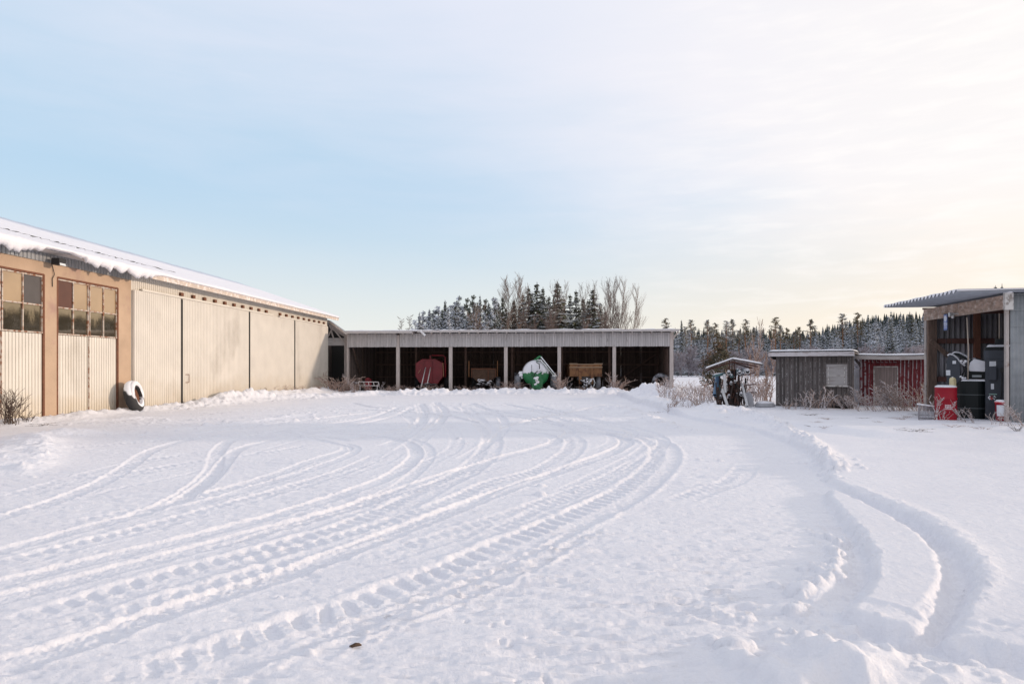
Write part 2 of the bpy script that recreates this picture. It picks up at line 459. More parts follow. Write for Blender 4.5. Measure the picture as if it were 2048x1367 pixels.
# smooth car ruts, left to right
rut([(-120, 1062), (0, 1034), (145, 988), (232, 948), (290, 908), (330, 890), (385, 876), (460, 868)], 0.27)
rut([(153, 998), (260, 970), (373, 947), (419, 933)], 0.10, 0.012, 0.014)
rut([(-120, 1130), (0, 1100), (166, 1056), (290, 1021), (373, 984), (424, 940), (438, 898), (470, 876), (540, 869)], 0.27)
rut([(330, 1012), (373, 990), (425, 952), (457, 914), (482, 895), (545, 879), (620, 871), (710, 882)], 0.25)
rut([(473, 914), (601, 879), (700, 862), (800, 852)], 0.11, 0.012, 0.013)
rut([(373, 998), (539, 950), (640, 915), (683, 902), (694, 893), (670, 887), (600, 872), (540, 866)], 0.24, 0.022)
rut([(330, 1022), (450, 990), (600, 944), (680, 917), (708, 902), (706, 892), (680, 884)], 0.22, 0.018)
rut([(-120, 1192), (0, 1165), (166, 1124), (373, 1075), (600, 1014), (700, 982), (780, 951), (822, 922), (832, 904), (815, 885), (760, 872), (640, 864), (520, 862)], 0.27, 0.030)
rut([(430, 1096), (600, 1040), (720, 1003), (800, 968), (846, 930), (860, 905), (840, 884), (790, 870)], 0.20, 0.016, 0.01)
rut([(-120, 1226), (0, 1196), (290, 1122), (498, 1067), (700, 1012), (866, 957), (1000, 916), (1085, 894), (1112, 881), (1085, 868), (1010, 860), (930, 857)], 0.29, 0.032)
rut([(-140, 1368), (0, 1332), (166, 1281), (290, 1235), (456, 1181), (600, 1135), (778, 1067), (911, 1017), (1044, 967), (1177, 921), (1232, 900), (1252, 884), (1222, 870), (1110, 861), (1040, 856)], 0.30, 0.036, 0.024, 0.010)
rut([(1100, 856), (1200, 866), (1252, 878), (1272, 888)], 0.22, 0.02)
rut([(836, 808), (842, 822), (846, 838), (826, 862), (795, 880), (760, 893)], 0.3, 0.02)
rut([(812, 830), (828, 848), (808, 866), (770, 882)], 0.25, 0.015)
rut([(1010, 806), (1080, 826), (1160, 848), (1230, 862), (1290, 880)], 0.2, 0.016, 0.012)
rut([(900, 812), (960, 838), (990, 862), (970, 890), (920, 920)], 0.25, 0.015)
# tractor tracks with lug prints
lug([(-60, 1148), (62, 1113), (174, 1084), (290, 1055), (394, 1026), (498, 997), (622, 961), (700, 936), (770, 905)], 0.34, 0.030, 0.15, 0.6, 1, 0.1, 0.010, 1)
lug([(-60, 1278), (60, 1240), (207, 1193), (332, 1155), (477, 1117), (600, 1082), (680, 1060), (733, 1040), (800, 1011), (866, 975), (935, 940), (975, 905), (982, 870), (955, 838), (928, 813)], 0.46, 0.038, 0.17, 0.7, 1, 0.1, 0.010, 2)
lug([(430, 1150), (600, 1098), (733, 1062), (800, 1040), (911, 1003), (1000, 963), (1088, 938), (1138, 908), (1150, 884), (1130, 868)], 0.44, 0.036, 0.175, 0.8, 1, 0.15, 0.010, 3)
lug([(150, 1400), (265, 1368), (345, 1345), (440, 1313), (540, 1280), (640, 1243), (740, 1212), (830, 1174), (920, 1140), (1008, 1099), (1118, 1052), (1230, 1000), (1296, 955), (1328, 917), (1320, 890), (1272, 872), (1180, 857), (1080, 848)], 0.56, 0.055, 0.19, 0.95, 1, 0.10, 0.018, 4)
lug([(560, 1340), (700, 1260), (800, 1225), (900, 1190), (1000, 1150), (1090, 1105), (1180, 1055)], 0.30, 0.022, 0.2, 1.2, -1, 0.0, 0.018, 5)
for k_, pts_ in enumerate(([(60, 1060), (250, 1024), (420, 985), (560, 950)], [(330, 1120), (560, 1062), (760, 1004), (900, 958), (1010, 925)], [(0, 1300), (250, 1225), (480, 1160), (700, 1090)],
        [(900, 1000), (1060, 950), (1180, 925), (1260, 905), (1290, 890)], [(700, 1130), (900, 1070), (1080, 1010), (1230, 950), (1290, 915)], [(200, 960), (380, 925), (560, 900), (640, 885)], [(740, 960), (840, 930), (910, 895), (905, 860), (880, 835)],
        [(1330, 1010), (1400, 985), (1470, 960), (1500, 925)], [(560, 870), (800, 852), (1000, 846), (1200, 850)], [(420, 860), (700, 838), (950, 822), (1150, 815)],
        [(100, 900), (400, 872), (700, 850), (900, 842)], [(800, 905), (860, 860), (880, 825), (870, 806)], [(1180, 905), (1230, 880), (1180, 850), (1040, 828), (900, 812)], [(1120, 990), (1220, 940), (1285, 905), (1300, 880), (1240, 855), (1150, 835)], [(0, 1000), (160, 955), (300, 920), (420, 905)], [(480, 1000), (640, 960), (760, 925), (800, 900)], [(960, 1090), (1110, 1010), (1250, 950), (1320, 900)])):
    lug(pts_, 0.32 + 0.05 * (k_ % 3), 0.017 + 0.005 * (k_ % 3), 0.16 + 0.02 * (k_ % 2), 0.9, 1, -0.3, 0.006, 20 + k_)
lug([(1560, 1230), (1700, 1240), (1850, 1290), (1960, 1330), (2060, 1340)], 0.45, 0.030, 0.24, 0.8, 1, 0.1, 0.012, 6)
lug([(1260, 1225), (1330, 1205), (1420, 1215), (1520, 1240), (1600, 1290)], 0.45, 0.030, 0.2, 0.9, 1, 0.0, 0.012, 7)
lug([(1700, 1300), (1760, 1330), (1790, 1367), (1800, 1420)], 0.40, 0.030, 0.2, 0.9, 1, 0.1, 0.010, 8)
# the two deep ruts cut through the untouched snow on the right
rut([(1650, 1040), (1690, 1082), (1711, 1125), (1699, 1168), (1668, 1212), (1640, 1250)], 0.20, 0.020, rim=0.006, fine=0.008, sharp=0.3)
rut([(1690, 982), (1751, 1014), (1800, 1040), (1856, 1078), (1901, 1123), (1914, 1158), (1903, 1194), (1878, 1237), (1852, 1268), (1835, 1300)], 0.17, 0.020, rim=0.006, fine=0.010, sharp=0.4)
def scuff(pts, wid, amp, n0):
    I, s, t, L = line_field(poly_px(pts), wid)
    f = np.exp(-(t / (wid * 0.5)) ** 2) * sst(0, .8, s) * sst(L, L - .8, s)
    x, y = GX[I], GY[I]
    Zg[I] += f * amp * (np.abs(fbm(x * 1.8, y * 14, 4, n0, 0.6)) * 4 - 0.6)
scuff([(480, 1330), (700, 1262), (900, 1196), (1080, 1120), (1230, 1040)], 0.7, 0.030, 111)
scuff([(1180, 1210), (1350, 1190), (1520, 1215), (1660, 1250)], 0.9, 0.034, 113)
scuff([(1300, 1160), (1480, 1120), (1600, 1150)], 0.8, 0.022, 114)
scuff([(150, 1250), (500, 1180), (800, 1110)], 0.5, 0.012, 115)
scuff([(900, 1330), (1200, 1320), (1500, 1340)], 1.0, 0.022, 116)
scuff([(1700, 990), (1800, 1040), (1900, 1120), (1912, 1165), (1880, 1235)], 0.16, 0.012, 118)
scuff([(1690, 1085), (1711, 1125), (1699, 1168), (1668, 1212)], 0.16, 0.010, 119)
scuff([(150, 850), (450, 845), (800, 830), (1150, 822), (1300, 850)], 2.0, 0.030, 120)
scuff([(350, 830), (700, 812), (1000, 806), (1200, 808)], 2.5, 0.030, 121)
scuff([(200, 880), (600, 866), (1000, 850)], 1.6, 0.020, 122)
scuff([(1100, 830), (1250, 845), (1340, 870), (1370, 900)], 0.9, 0.020, 123)
rut([(700, 805), (760, 815), (900, 822), (1040, 835), (1130, 850)], 0.3, 0.03, 0.03)
rut([(560, 822), (700, 818), (860, 826), (960, 845)], 0.3, 0.03, 0.03)
for pp in ([(842, 806), (850, 822), (835, 845), (790, 862), (700, 880)], [(870, 804), (890, 820), (880, 842), (850, 860)], [(940, 805), (990, 825), (1010, 850), (985, 885)], [(560, 866), (680, 850), (780, 834), (830, 812)], [(480, 872), (600, 852), (740, 834), (800, 812)],
           [(1112, 880), (1140, 862), (1100, 842), (1010, 824), (930, 808)], [(1250, 880), (1262, 862), (1200, 842), (1100, 824), (1000, 806)], [(1318, 900), (1322, 876), (1260, 852), (1150, 830), (1060, 808)], [(380, 868), (500, 850), (640, 836), (760, 822)]):
    rut(pp, 0.26, 0.026, 0.02)
rut([(1220, 808), (1150, 822), (1060, 840), (1000, 856)], 0.3, 0.03, 0.03)
scuff([(-50, 1010), (200, 1030), (400, 1010)], 1.2, 0.012, 117)
# --- loose clods thrown up beside the tracks and ploughed banks
def clods(pts, n, spread, r0, r1, seed):
    r_ = np.random.RandomState(seed); Q = spline(pts, 0.1)
    for _ in range(n):
        x, y = Q[r_.randint(len(Q))]; x += r_.normal() * spread; y += r_.normal() * spread
        r = r0 + (r1 - r0) * r_.rand() ** 2.2; wd = window(x, y, r * 1.3)
        if wd is None: continue
        a = r_.rand() * 3.14; e = 0.7 + 0.3 * r_.rand()
        dx, dy = GX[wd] - x, GY[wd] - y
        u = dx * math.cos(a) + dy * math.sin(a); v = (-dx * math.sin(a) + dy * math.cos(a)) / e
        d = (u * u + v * v) / (r * r) + 0.5 * fbm(GX[wd] / r * 1.1, GY[wd] / r * 1.1, 2, seed)
        Zg[wd] += np.sqrt(np.clip(1 - d, 0, 1)) * r * (0.26 + 0.30 * r_.rand())
clods([(XW(y) + 0.9, y) for y in (26, 32, 38, 43, 48)], 420, 0.45, 0.04, 0.15, 1)
clods([(XW(y) + 0.4, y) for y in (19, 22, 26)], 60, 0.3, 0.04, 0.10, 2)
clods(poly_px([(400, 812), (520, 802), (640, 796), (760, 790)]), 300, 0.5, 0.05, 0.15, 3)
clods(poly_px([(770, 790), (900, 788), (1020, 787), (1150, 787), (1260, 786)]), 700, 0.7, 0.05, 0.17, 4)
clods(poly_px([(1262, 794), (1290, 797), (1325, 801), (1370, 810)]), 160, 0.6, 0.08, 0.34, 5)
clods(poly_px([(1290, 808), (1360, 822), (1430, 832), (1500, 842)]), 260, 0.4, 0.05, 0.15, 6)
clods(poly_px([(1495, 840), (1550, 858), (1600, 885), (1640, 915), (1662, 940), (1664, 965)]), 260, 0.13, 0.03, 0.10, 7)
clods(poly_px([(1200, 812), (1260, 822), (1300, 836), (1364, 862)]), 160, 0.3, 0.03, 0.11, 8)
clods(poly_px([(1650, 1068), (1672, 1108), (1668, 1148), (1640, 1190), (1605, 1228)]), 130, 0.10, 0.02, 0.085, 9)
clods(MOUND[13:17], 60, 0.04, 0.012, 0.04, 10)
clods([G(a_, b_, PZ_) for a_, b_ in ((1729, 989), (1858, 1040), (1958, 1123), (1957, 1195))], 120, 0.04, 0.01, 0.03, 16)
clods(poly_px([(90, 850), (180, 846), (260, 842), (430, 838)]), 130, 0.4, 0.03, 0.10, 11)
clods(poly_px([(300, 862), (420, 852), (520, 840), (700, 822), (900, 806)]), 240, 0.8, 0.03, 0.11, 12)
clods(poly_px([(850, 806), (1000, 812), (1130, 822), (1230, 836)]), 160, 1.2, 0.03, 0.12, 17)
clods(poly_px([(1100, 990), (1300, 930), (1420, 900), (1500, 940)]), 60, 0.6, 0.015, 0.05, 18)
clods(poly_px([(1560, 1250), (1700, 1290), (1850, 1330), (2000, 1350)]), 90, 0.25, 0.02, 0.07, 13)
clods(poly_px([(560, 1330), (800, 1228), (1000, 1150), (1180, 1060)]), 120, 0.12, 0.01, 0.035, 14)
clods(poly_px([(20, 958), (70, 930), (95, 900)]), 30, 0.2, 0.03, 0.10, 15)
for px, py, r in ((1080, 990, 0.085), (1083, 972, 0.07), (1645, 953, 0.09), (1634, 925, 0.07), (1440, 922, 0.06), (1398, 920, 0.07), (1712, 932, 0.06), (1718, 945, 0.07), (1728, 950, 0.06),
                  (1606, 1140, 0.06), (1582, 1093, 0.03), (1600, 1188, 0.115), (985, 908, 0.04), (918, 878, 0.08), (408, 852, 0.10), (1108, 820, 0.13), (1145, 840, 0.1),
                  (1184, 858, 0.09), (970, 855, 0.06), (450, 842, 0.09), (1590, 1222, 0.09), (1470, 1296, 0.12), (560, 1195, 0.03), (1424, 1081, 0.03), (1260, 866, 0.07), (900, 830, 0.08), (700, 828, 0.1), (760, 823, 0.1)):
    x, y = G(px, py); wd = window(x, y, r * 1.3)
    d = ((GX[wd] - x) ** 2 + ((GY[wd] - y) * 1.1) ** 2) / (r * r) + 0.4 * fbm(GX[wd] / r, GY[wd] / r, 2, 5)
    Zg[wd] += np.sqrt(np.clip(1 - d, 0, 1)) * r * 0.55
# hare prints, boot prints and dents
for px, py in ((1013, 1241), (1003, 1278), (1022, 1284), (1058, 1271), (1075, 1306), (1090, 1352), (1095, 1360), (1033, 1362), (1240, 905), (932, 1240), (985, 1250)):
    x, y = G(px, py); wd = window(x, y, 0.08)
    if wd: Zg[wd] -= 0.018 * np.exp(-(((GX[wd] - x) / 0.017) ** 2 + ((GY[wd] - y) / 0.035) ** 2) ** 2)
for k in range(60):
    x, y = G(rs.uniform(1500, 2040), rs.uniform(1268, 1366)); wd = window(x, y, 0.2)
    if wd: Zg[wd] -= rs.uniform(0.006, 0.022) * np.exp(-(((GX[wd] - x) / rs.uniform(0.04, 0.10)) ** 2 + ((GY[wd] - y) / rs.uniform(0.04, 0.08)) ** 2) ** 2)
# wind and plough-blade ripple of the yard
yard = (1 - plat) * sst(60, 30, GY)
patch = sst(-0.08, 0.14, fbm(GX * 0.45, GY * 0.6, 3, 91))
rip = fbm(GX * 2.6 + 3 * fbm(GX * .5, GY * .5, 2, 92), GY * 15, 3, 93, 0.6)
Zg += yard * (0.032 * rip * (0.35 + patch) + 0.013 * fbm(GX * 8, GY * 13, 4, 95, 0.6))
near = sst(9, 4, GY) * yard
Zg += near * (0.075 * np.minimum(0, fbm(GX * 3.0, GY * 12, 4, 97, 0.6) + 0.02) * (0.25 + patch))
Zg += 0.0040 * fbm(GX * 26, GY * 34, 3, 99, 0.7) * sst(14, 5, GY)
Zg += yard * sst(14, 6, GY) * -0.012 * sst(0.10, 0.30, fbm(GX * 5, GY * 17, 3, 131, 0.6)) + plat * 0.010 * fbm(GX * 4, GY * 9, 4, 98)
# under the roof of the open shed there is bare trodden earth, lower than the banks
def gh(x, y):
    i = int(np.clip(np.searchsorted(RY, y), 0, len(RY) - 1)); j = int(np.clip((x / halfw(RY[i]) + 1) / 2 * (NC - 1), 0, NC - 1))
    return float(Zg[i, j])
nr = len(RY)
# the sheet's outer rim dips so that the wide field below takes over
verts = np.stack([GX, GY, Zg], -1).reshape(-1, 3).astype(np.float32)
ii = np.arange((nr - 1) * (NC - 1)); r_, c_ = ii // (NC - 1), ii % (NC - 1)
a = r_ * NC + c_
quads = np.stack([a, a + 1, a + 1 + NC, a + NC], -1).astype(np.int32)
me = bpy.data.meshes.new('snow_ground')
me.vertices.add(len(verts)); me.vertices.foreach_set('co', verts.ravel())
me.loops.add(quads.size); me.loops.foreach_set('vertex_index', quads.ravel())
me.polygons.add(len(quads)); me.polygons.foreach_set('loop_start', np.arange(len(quads), dtype=np.int32) * 4)
me.polygons.foreach_set('use_smooth', np.ones(len(quads), bool))
me.update(calc_edges=True); me.materials.append(SNOW)
o = bpy.data.objects.new('snow_ground', me); COL.objects.link(o)
tag(o, 'snow covered farm yard cut by curving wheel tracks', kind='structure')
mb = MB(); mb.add([(-3000, -600, -0.35), (3000, -600, -0.35), (3000, 3000, -0.35), (-3000, 3000, -0.35)], [(0, 1, 2, 3)])
tag(mb.build('terrain', SNOW), 'open snow field around the yard', kind='structure')
# ------------------------------------------------------------ materials
random.seed(11)
CREAM = mat('cream_sheet', (0.64, 0.60, 0.535), 0.45, var=0.06, vscale=1.2, bump=0.05, color2=(0.47, 0.42, 0.35), c2scale=0.45, c2range=(0.60, 0.85), c2stretch=(1, 1, 0.45))
CREAMD = mat('cream_door_sheet', (0.64, 0.60, 0.54), 0.42, var=0.06, vscale=1.1, bump=0.05, color2=(0.40, 0.36, 0.31), c2scale=0.38, c2range=(0.57, 0.80), c2stretch=(1, 1, 0.6))
def base_dirt(m, colr, top):
    t = m.node_tree; L = t.links; p = t.nodes['Principled BSDF']; src = p.inputs['Base Color'].links[0].from_socket
    tc_ = t.nodes.new('ShaderNodeTexCoord'); sp = t.nodes.new('ShaderNodeSeparateXYZ'); L.new(tc_.outputs['Object'], sp.inputs[0])
    n = t.nodes.new('ShaderNodeTexNoise'); n.inputs['Scale'].default_value = 1.3; n.inputs['Detail'].default_value = 8; n.inputs['Roughness'].default_value = 0.7; L.new(tc_.outputs['Object'], n.inputs[0])
    a = t.nodes.new('ShaderNodeMath'); a.operation = 'MULTIPLY_ADD'; a.inputs[1].default_value = 1.8; L.new(n.outputs['Fac'], a.inputs[0]); L.new(sp.outputs[2], a.inputs[2])
    r = t.nodes.new('ShaderNodeMapRange'); L.new(a.outputs[0], r.inputs[0]); r.inputs[1].default_value = 0.7; r.inputs[2].default_value = 0.9 + top; r.inputs[3].default_value = 0.75; r.inputs[4].default_value = 0.0
    x = t.nodes.new('ShaderNodeMix'); x.data_type = 'RGBA'; L.new(r.outputs[0], x.inputs[0]); L.new(src, x.inputs[6]); x.inputs[7].default_value = (*colr, 1)
    L.new(x.outputs[2], p.inputs['Base Color'])
base_dirt(CREAM, (0.50, 0.40, 0.27), 0.9); base_dirt(CREAMD, (0.48, 0.40, 0.29), 1.3)
PINK = mat('pink_render', (0.44, 0.315, 0.22), 0.9, var=0.10, vscale=1.3, bump=0.5, bscale=22, color2=(0.37, 0.24, 0.19), c2scale=0.9, c2range=(0.55, 0.7))
RUST = mat('rusty_white_frame', (0.50, 0.44, 0.38), 0.7, color2=(0.24, 0.10, 0.05), c2scale=7, c2range=(0.46, 0.60), bump=0.2)
RUSTD = mat('rust', (0.16, 0.065, 0.035), 0.85, var=0.25, vscale=9, bump=0.3)
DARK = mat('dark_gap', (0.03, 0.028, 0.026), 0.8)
BLACK = mat('black_rubber', (0.022, 0.022, 0.024), 0.75, var=0.2, bump=0.2)
ZINC = mat('galvanised', (0.36, 0.37, 0.38), 0.42, metal=0.5, var=0.10, vscale=2)
GREYW = mat('weathered_wood_x', (0.47, 0.45, 0.455), 0.9, var=0.16, vscale=3, vstretch=(6, 6, 0.4), bump=0.3, bscale=12, boards=(0, 0.115, 0.11, 0.10), color2=(0.22, 0.20, 0.19), c2scale=5, c2range=(0.60, 0.72), c2stretch=(2, 2, 0.5))
GREYP = mat('weathered_post', (0.47, 0.42, 0.40), 0.9, var=0.18, vscale=3, vstretch=(6, 6, 0.5), bump=0.4, bscale=10)
GREYH = mat('weathered_board_long', (0.52, 0.49, 0.48), 0.9, var=0.15, vscale=3, vstretch=(0.4, 6, 6), bump=0.3, bscale=10)
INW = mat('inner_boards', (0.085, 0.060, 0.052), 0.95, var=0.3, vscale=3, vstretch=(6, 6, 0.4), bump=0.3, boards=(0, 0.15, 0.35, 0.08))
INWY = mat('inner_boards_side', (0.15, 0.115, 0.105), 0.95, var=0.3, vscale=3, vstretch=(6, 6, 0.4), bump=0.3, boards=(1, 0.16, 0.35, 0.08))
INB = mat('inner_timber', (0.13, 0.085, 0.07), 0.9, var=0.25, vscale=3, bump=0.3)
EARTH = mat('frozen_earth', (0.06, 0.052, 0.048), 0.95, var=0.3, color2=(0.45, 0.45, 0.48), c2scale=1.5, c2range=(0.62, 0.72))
HUTG = mat('grey_hut_boards', (0.115, 0.10, 0.096), 0.92, var=0.25, vscale=4, vstretch=(5, 5, 0.5), bump=0.4, boards=(0, 0.155, 0.22, 0.05), color2=(0.48, 0.48, 0.50), c2scale=16, c2range=(0.63, 0.72))
HUTR = mat('red_hut_boards', (0.17, 0.022, 0.028), 0.85, color2=(0.30, 0.15, 0.15), c2scale=6, c2range=(0.52, 0.72), c2stretch=(2, 2, 0.5), var=0.2, vscale=4, vstretch=(4, 4, 0.6), bump=0.4, boards=(0, 0.13, 0.15, 0.05))
FROSTW = mat('frosted_batten', (0.44, 0.40, 0.42), 0.9, color2=(0.22, 0.04, 0.045), c2scale=9, c2range=(0.52, 0.6))
DOORW = mat('door_boards', (0.27, 0.215, 0.20), 0.9, var=0.2, vscale=4, vstretch=(5, 5, 0.5), bump=0.3, boards=(0, 0.055, 0.10, 0.10))
WHITEP = mat('peeling_white', (0.55, 0.53, 0.51), 0.8, color2=(0.27, 0.24, 0.22), c2scale=8, c2range=(0.48, 0.58), bump=0.2)
BROWNW = mat('brown_timber', (0.30, 0.20, 0.155), 0.9, var=0.3, vscale=5, vstretch=(1, 5, 5), bump=0.5, bscale=14, color2=(0.45, 0.36, 0.31), c2scale=10, c2range=(0.55, 0.68))
BROWND = mat('brown_post', (0.17, 0.115, 0.09), 0.9, var=0.3, vscale=4, vstretch=(5, 5, 0.6), bump=0.5, bscale=12)
PANEL = mat('fibre_cement', (0.25, 0.265, 0.28), 0.85, var=0.12, vscale=2, bump=0.3, bscale=9, color2=(0.19, 0.205, 0.22), c2scale=2.2, c2range=(0.45, 0.65))
FROST = mat('frost', (0.64, 0.61, 0.64), 0.8, color2=(0.24, 0.165, 0.13), c2scale=18, c2range=(0.44, 0.55))
FROSTB = mat('frosted_brown_stem', (0.35, 0.25, 0.21), 0.85, color2=(0.60, 0.57, 0.57), c2scale=16, c2range=(0.55, 0.64))
TWIG = mat('dark_twig', (0.075, 0.05, 0.04), 0.85, color2=(0.45, 0.42, 0.42), c2scale=14, c2range=(0.66, 0.72))

def snow_cap(name, parent, x0, x1, y0, y1, zf, th=0.10, nx=60, ny=10, rag=0.02, seed=0, over=0.03):
    """a rounded, uneven layer of snow over a sloping rectangle"""
    mb = MB(); x0 -= over; x1 += over; y0 -= over; y1 += over
    V = []
    for i in range(nx + 1):
        for j in range(ny + 1):
            u, v = i / nx, j / ny
            x = x0 + (x1 - x0) * u; y = y0 + (y1 - y0) * v
            e = min(u * (x1 - x0), (1 - u) * (x1 - x0), v * (y1 - y0), (1 - v) * (y1 - y0))
            k = math.sqrt(max(0, min(1, e / th))) if th > 0 else 1
            n = float(fbm(np.array([x * 2.2 + seed]), np.array([y * 2.2]), 3, seed)[0])
            j_ = rag * float(fbm(np.array([x * 7 + seed]), np.array([y * 7.0]), 2, seed + 3)[0]) * 2
            if j == 0: y += j_
            if i == 0: x += j_
            V.append((x, y, zf(x, y) + th * (0.12 + 0.88 * k) * (1 + 0.7 * n)))
    n = ny + 1; Fs = [(i * n + j, (i + 1) * n + j, (i + 1) * n + j + 1, i * n + j + 1) for i in range(nx) for j in range(ny)]
    m = len(V)
    B = [(x, y, zf(x, y) + 0.004) for x, y, z in V]
    Fb = [tuple(m + q for q in reversed(f)) for f in Fs]
    rim = [i * n for i in range(nx + 1)] + [nx * n + j for j in range(1, n)] + [i * n + ny for i in range(nx - 1, -1, -1)] + [j for j in range(ny - 1, 0, -1)]
    Fr = [(rim[k], rim[(k + 1) % len(rim)], m + rim[(k + 1) % len(rim)], m + rim[k]) for k in range(len(rim))]
    mb.add(V + B, Fs + Fb + [tuple(reversed(f)) for f in Fr])
    return mb.build(name, SNOW, parent, smooth=True)

def corr(mb, y0, y1, z0, z1, x=0.0, pitch=0.13, dep=0.022, prof=((0, 0), (0.12, 0), (0.20, 1), (0.92, 1), (1.0, 0))):
    """trapezoid sheet in the plane x, ribs upright; the outer face looks to +x"""
    pts = []; y = y0
    while y < y1 - 1e-6:
        for u, d in prof[:-1]:
            yy = y + u * pitch
            if yy < y1: pts.append((yy, x + dep * d))
        y += pitch
    pts.append((y1, x))
    V = []
    for yy, xx in pts: V += [(xx, yy, z0), (xx, yy, z1)]
    mb.add(V, [(2 * i, 2 * i + 2, 2 * i + 3, 2 * i + 1) for i in range(len(pts) - 1)])
    return mb

# ------------------------------------------------------------ the long hall on the left
# local frame: y runs along the wall away from the camera, x points out into the yard
ANG = math.atan(0.0505); UB = 30.0
hall = thing('machine_hall', 'long hall with pink rendered bays, rusty windows and cream sliding doors under snowy roof', 'hall',
             (XW(UB * math.cos(ANG)), UB * math.cos(ANG), 0), -ANG)
def HU(px):
    """position along the wall under a pixel column"""
    Y = -15.59 / ((px - CX) / F - 0.0505); return Y / math.cos(ANG) - UB
y262, yend = HU(262), HU(655)
yst = -19.0                      # hidden behind the left edge of the frame
# pillars and lintel of the rendered part
doors = [(HU(-420), HU(-160)), (HU(-95), HU(88)), (HU(115), HU(236))]
mb = MB(); prev = yst
for a, b in doors:
    mb.box(-0.35, 0, prev, a, -0.1, 4.53); prev = b
mb.box(-0.35, 0, prev, y262, -0.1, 4.53)
mb.box(-0.35, 0, yst, y262, 4.53, 5.22)
mb.build('rendered_wall', PINK, hall)
GLASS = mat('old_glass', (0.32, 0.265, 0.19), 0.03, metal=0.9, var=0.10, vscale=1.5, bump=0.05, bscale=1.1)
PANES = [mat('sky_gold_pane', (0.36, 0.255, 0.15), 0.2, var=0.12, vscale=0.9, coat=0.8), mat('brown_pane', (0.10, 0.042, 0.028), 0.3, var=0.1), mat('grey_pane', (0.085, 0.075, 0.072), 0.3, var=0.1)]  # first pane: sky reflection over a curtain, painted as a gold base colour
upper = [[0, 0, 1, 2], [1, 1, 0, 2], [1, 0, 0, 0]]
for di, (a, b) in enumerate(doors):
    wdt = b - a; half = wdt / 2
    for s in (0, 1):
        y0, y1 = a + s * half + 0.012, a + (s + 1) * half - 0.012
        lf = corr(MB(), y0, y1, 0.06, 2.70, -0.06, 0.128, 0.030)
        leaf = lf.build('door_leaf', CREAM, hall)
        for ye in (y0 + 0.008, y1 - 0.008): MB().bar((-0.032, ye, 0.06), (-0.032, ye, 2.70), 0.016, 0.02).build('edge_strip', RUST, leaf)
        wm = MB(); zb, zt, zm = 2.71, 4.50, 3.58
        for yy in (y0 + 0.03, (y0 + y1) / 2, y1 - 0.03): wm.box(-0.08, -0.02, yy - 0.020, yy + 0.020, zb, zt)
        for zz in (zb + 0.025, zm, zt - 0.03): wm.box(-0.075, -0.012, y0, y1, zz - 0.021, zz + 0.021)
        win = wm.build('window', RUST, hall)
        ym = (y0 + y1) / 2
        for q, (p0, p1) in enumerate(((y0 + 0.05, ym - 0.03), (ym + 0.03, y1 - 0.05))):
            MB().box(-0.066, -0.055, p0, p1, zb + 0.05, zm - 0.028).build('pane', GLASS, win).rotation_euler = (0, 0, 0)
            MB().box(-0.064, -0.053, p0, p1, zm + 0.028, zt - 0.05).build('pane', PANES[upper[di][s * 2 + q]], win)
    sf = MB()
    for yy in (a + 0.0, b - 0.0): sf.box(-0.12, 0.004, yy - 0.035, yy + 0.035, 0.0, 4.54)
    sf.box(-0.12, 0.004, a, b, 4.505, 4.56)
    sf.build('door_frame', RUSTD, hall)
MB().box(-0.5, -0.13, yst, y262, 0, 4.5).build('inner_wall', DARK, hall)
# sheet clad part with sliding doors
corr(MB(), y262, yend, 0.10, 5.16, -0.04, 0.135, 0.028).build('sheet_wall', CREAM, hall)
MB().box(-0.30, -0.06, y262, yend, -0.1, 5.2).build('wall_core', DARK, hall)
sill = mat('bare_plywood', (0.36, 0.22, 0.11), 0.8, var=0.2)
MB().box(-0.05, 0.02, y262 + 0.05, HU(345), -0.05, 0.17).build('sill_board', sill, hall)
gaps = [262, 359.5, 495.5, 586.5, 655]
ZT = 4.60
for k in range(4):
    a, b = HU(gaps[k]) + (0.065 if k else 0.05), HU(gaps[k + 1]) - 0.07
    dl = corr(MB(), a, b, 0.16, ZT - 0.02, 0.075 if k % 2 == 0 else 0.06, 0.135, 0.028)
    d = dl.build('sliding_door', CREAMD, hall)
    MB().box(0.0, 0.07 if k % 2 == 0 else 0.055, a, b, 0.17, ZT - 0.03).build('door_core', CREAMD, d)
    if k < 3: MB().box(-0.02, 0.115, b + 0.005, b + 0.125, 0.05, ZT - 0.05).build('door_gap_strip', DARK, hall)
    if k == 1:
        hm = MB(); hy = a + 0.22
        for p, q in (((0.11, hy, 1.02), (0.11, hy + 0.28, 1.02)), ((0.11, hy + 0.28, 1.02), (0.11, hy + 0.28, 1.36)), ((0.11, hy, 1.36), (0.11, hy + 0.28, 1.36))): hm.tube([p, q], 0.012, 6)
        hm.build('handle', RUSTD, d)
for a, b in ((HU(279), HU(543)), (HU(556), HU(651))):
    MB().box(0.04, 0.12, a, b, ZT - 0.01, ZT + 0.07).build('door_track', CREAM, hall)
yy = HU(361)
while yy < HU(650):
    if not (HU(545) < yy < HU(553)):
        t_ = MB(); t_.box(-0.02, 0.09, yy - 0.10, yy + 0.10, ZT + 0.10, ZT + 0.24); t_.build('track_bracket', RUSTD, hall)
    yy += 0.98
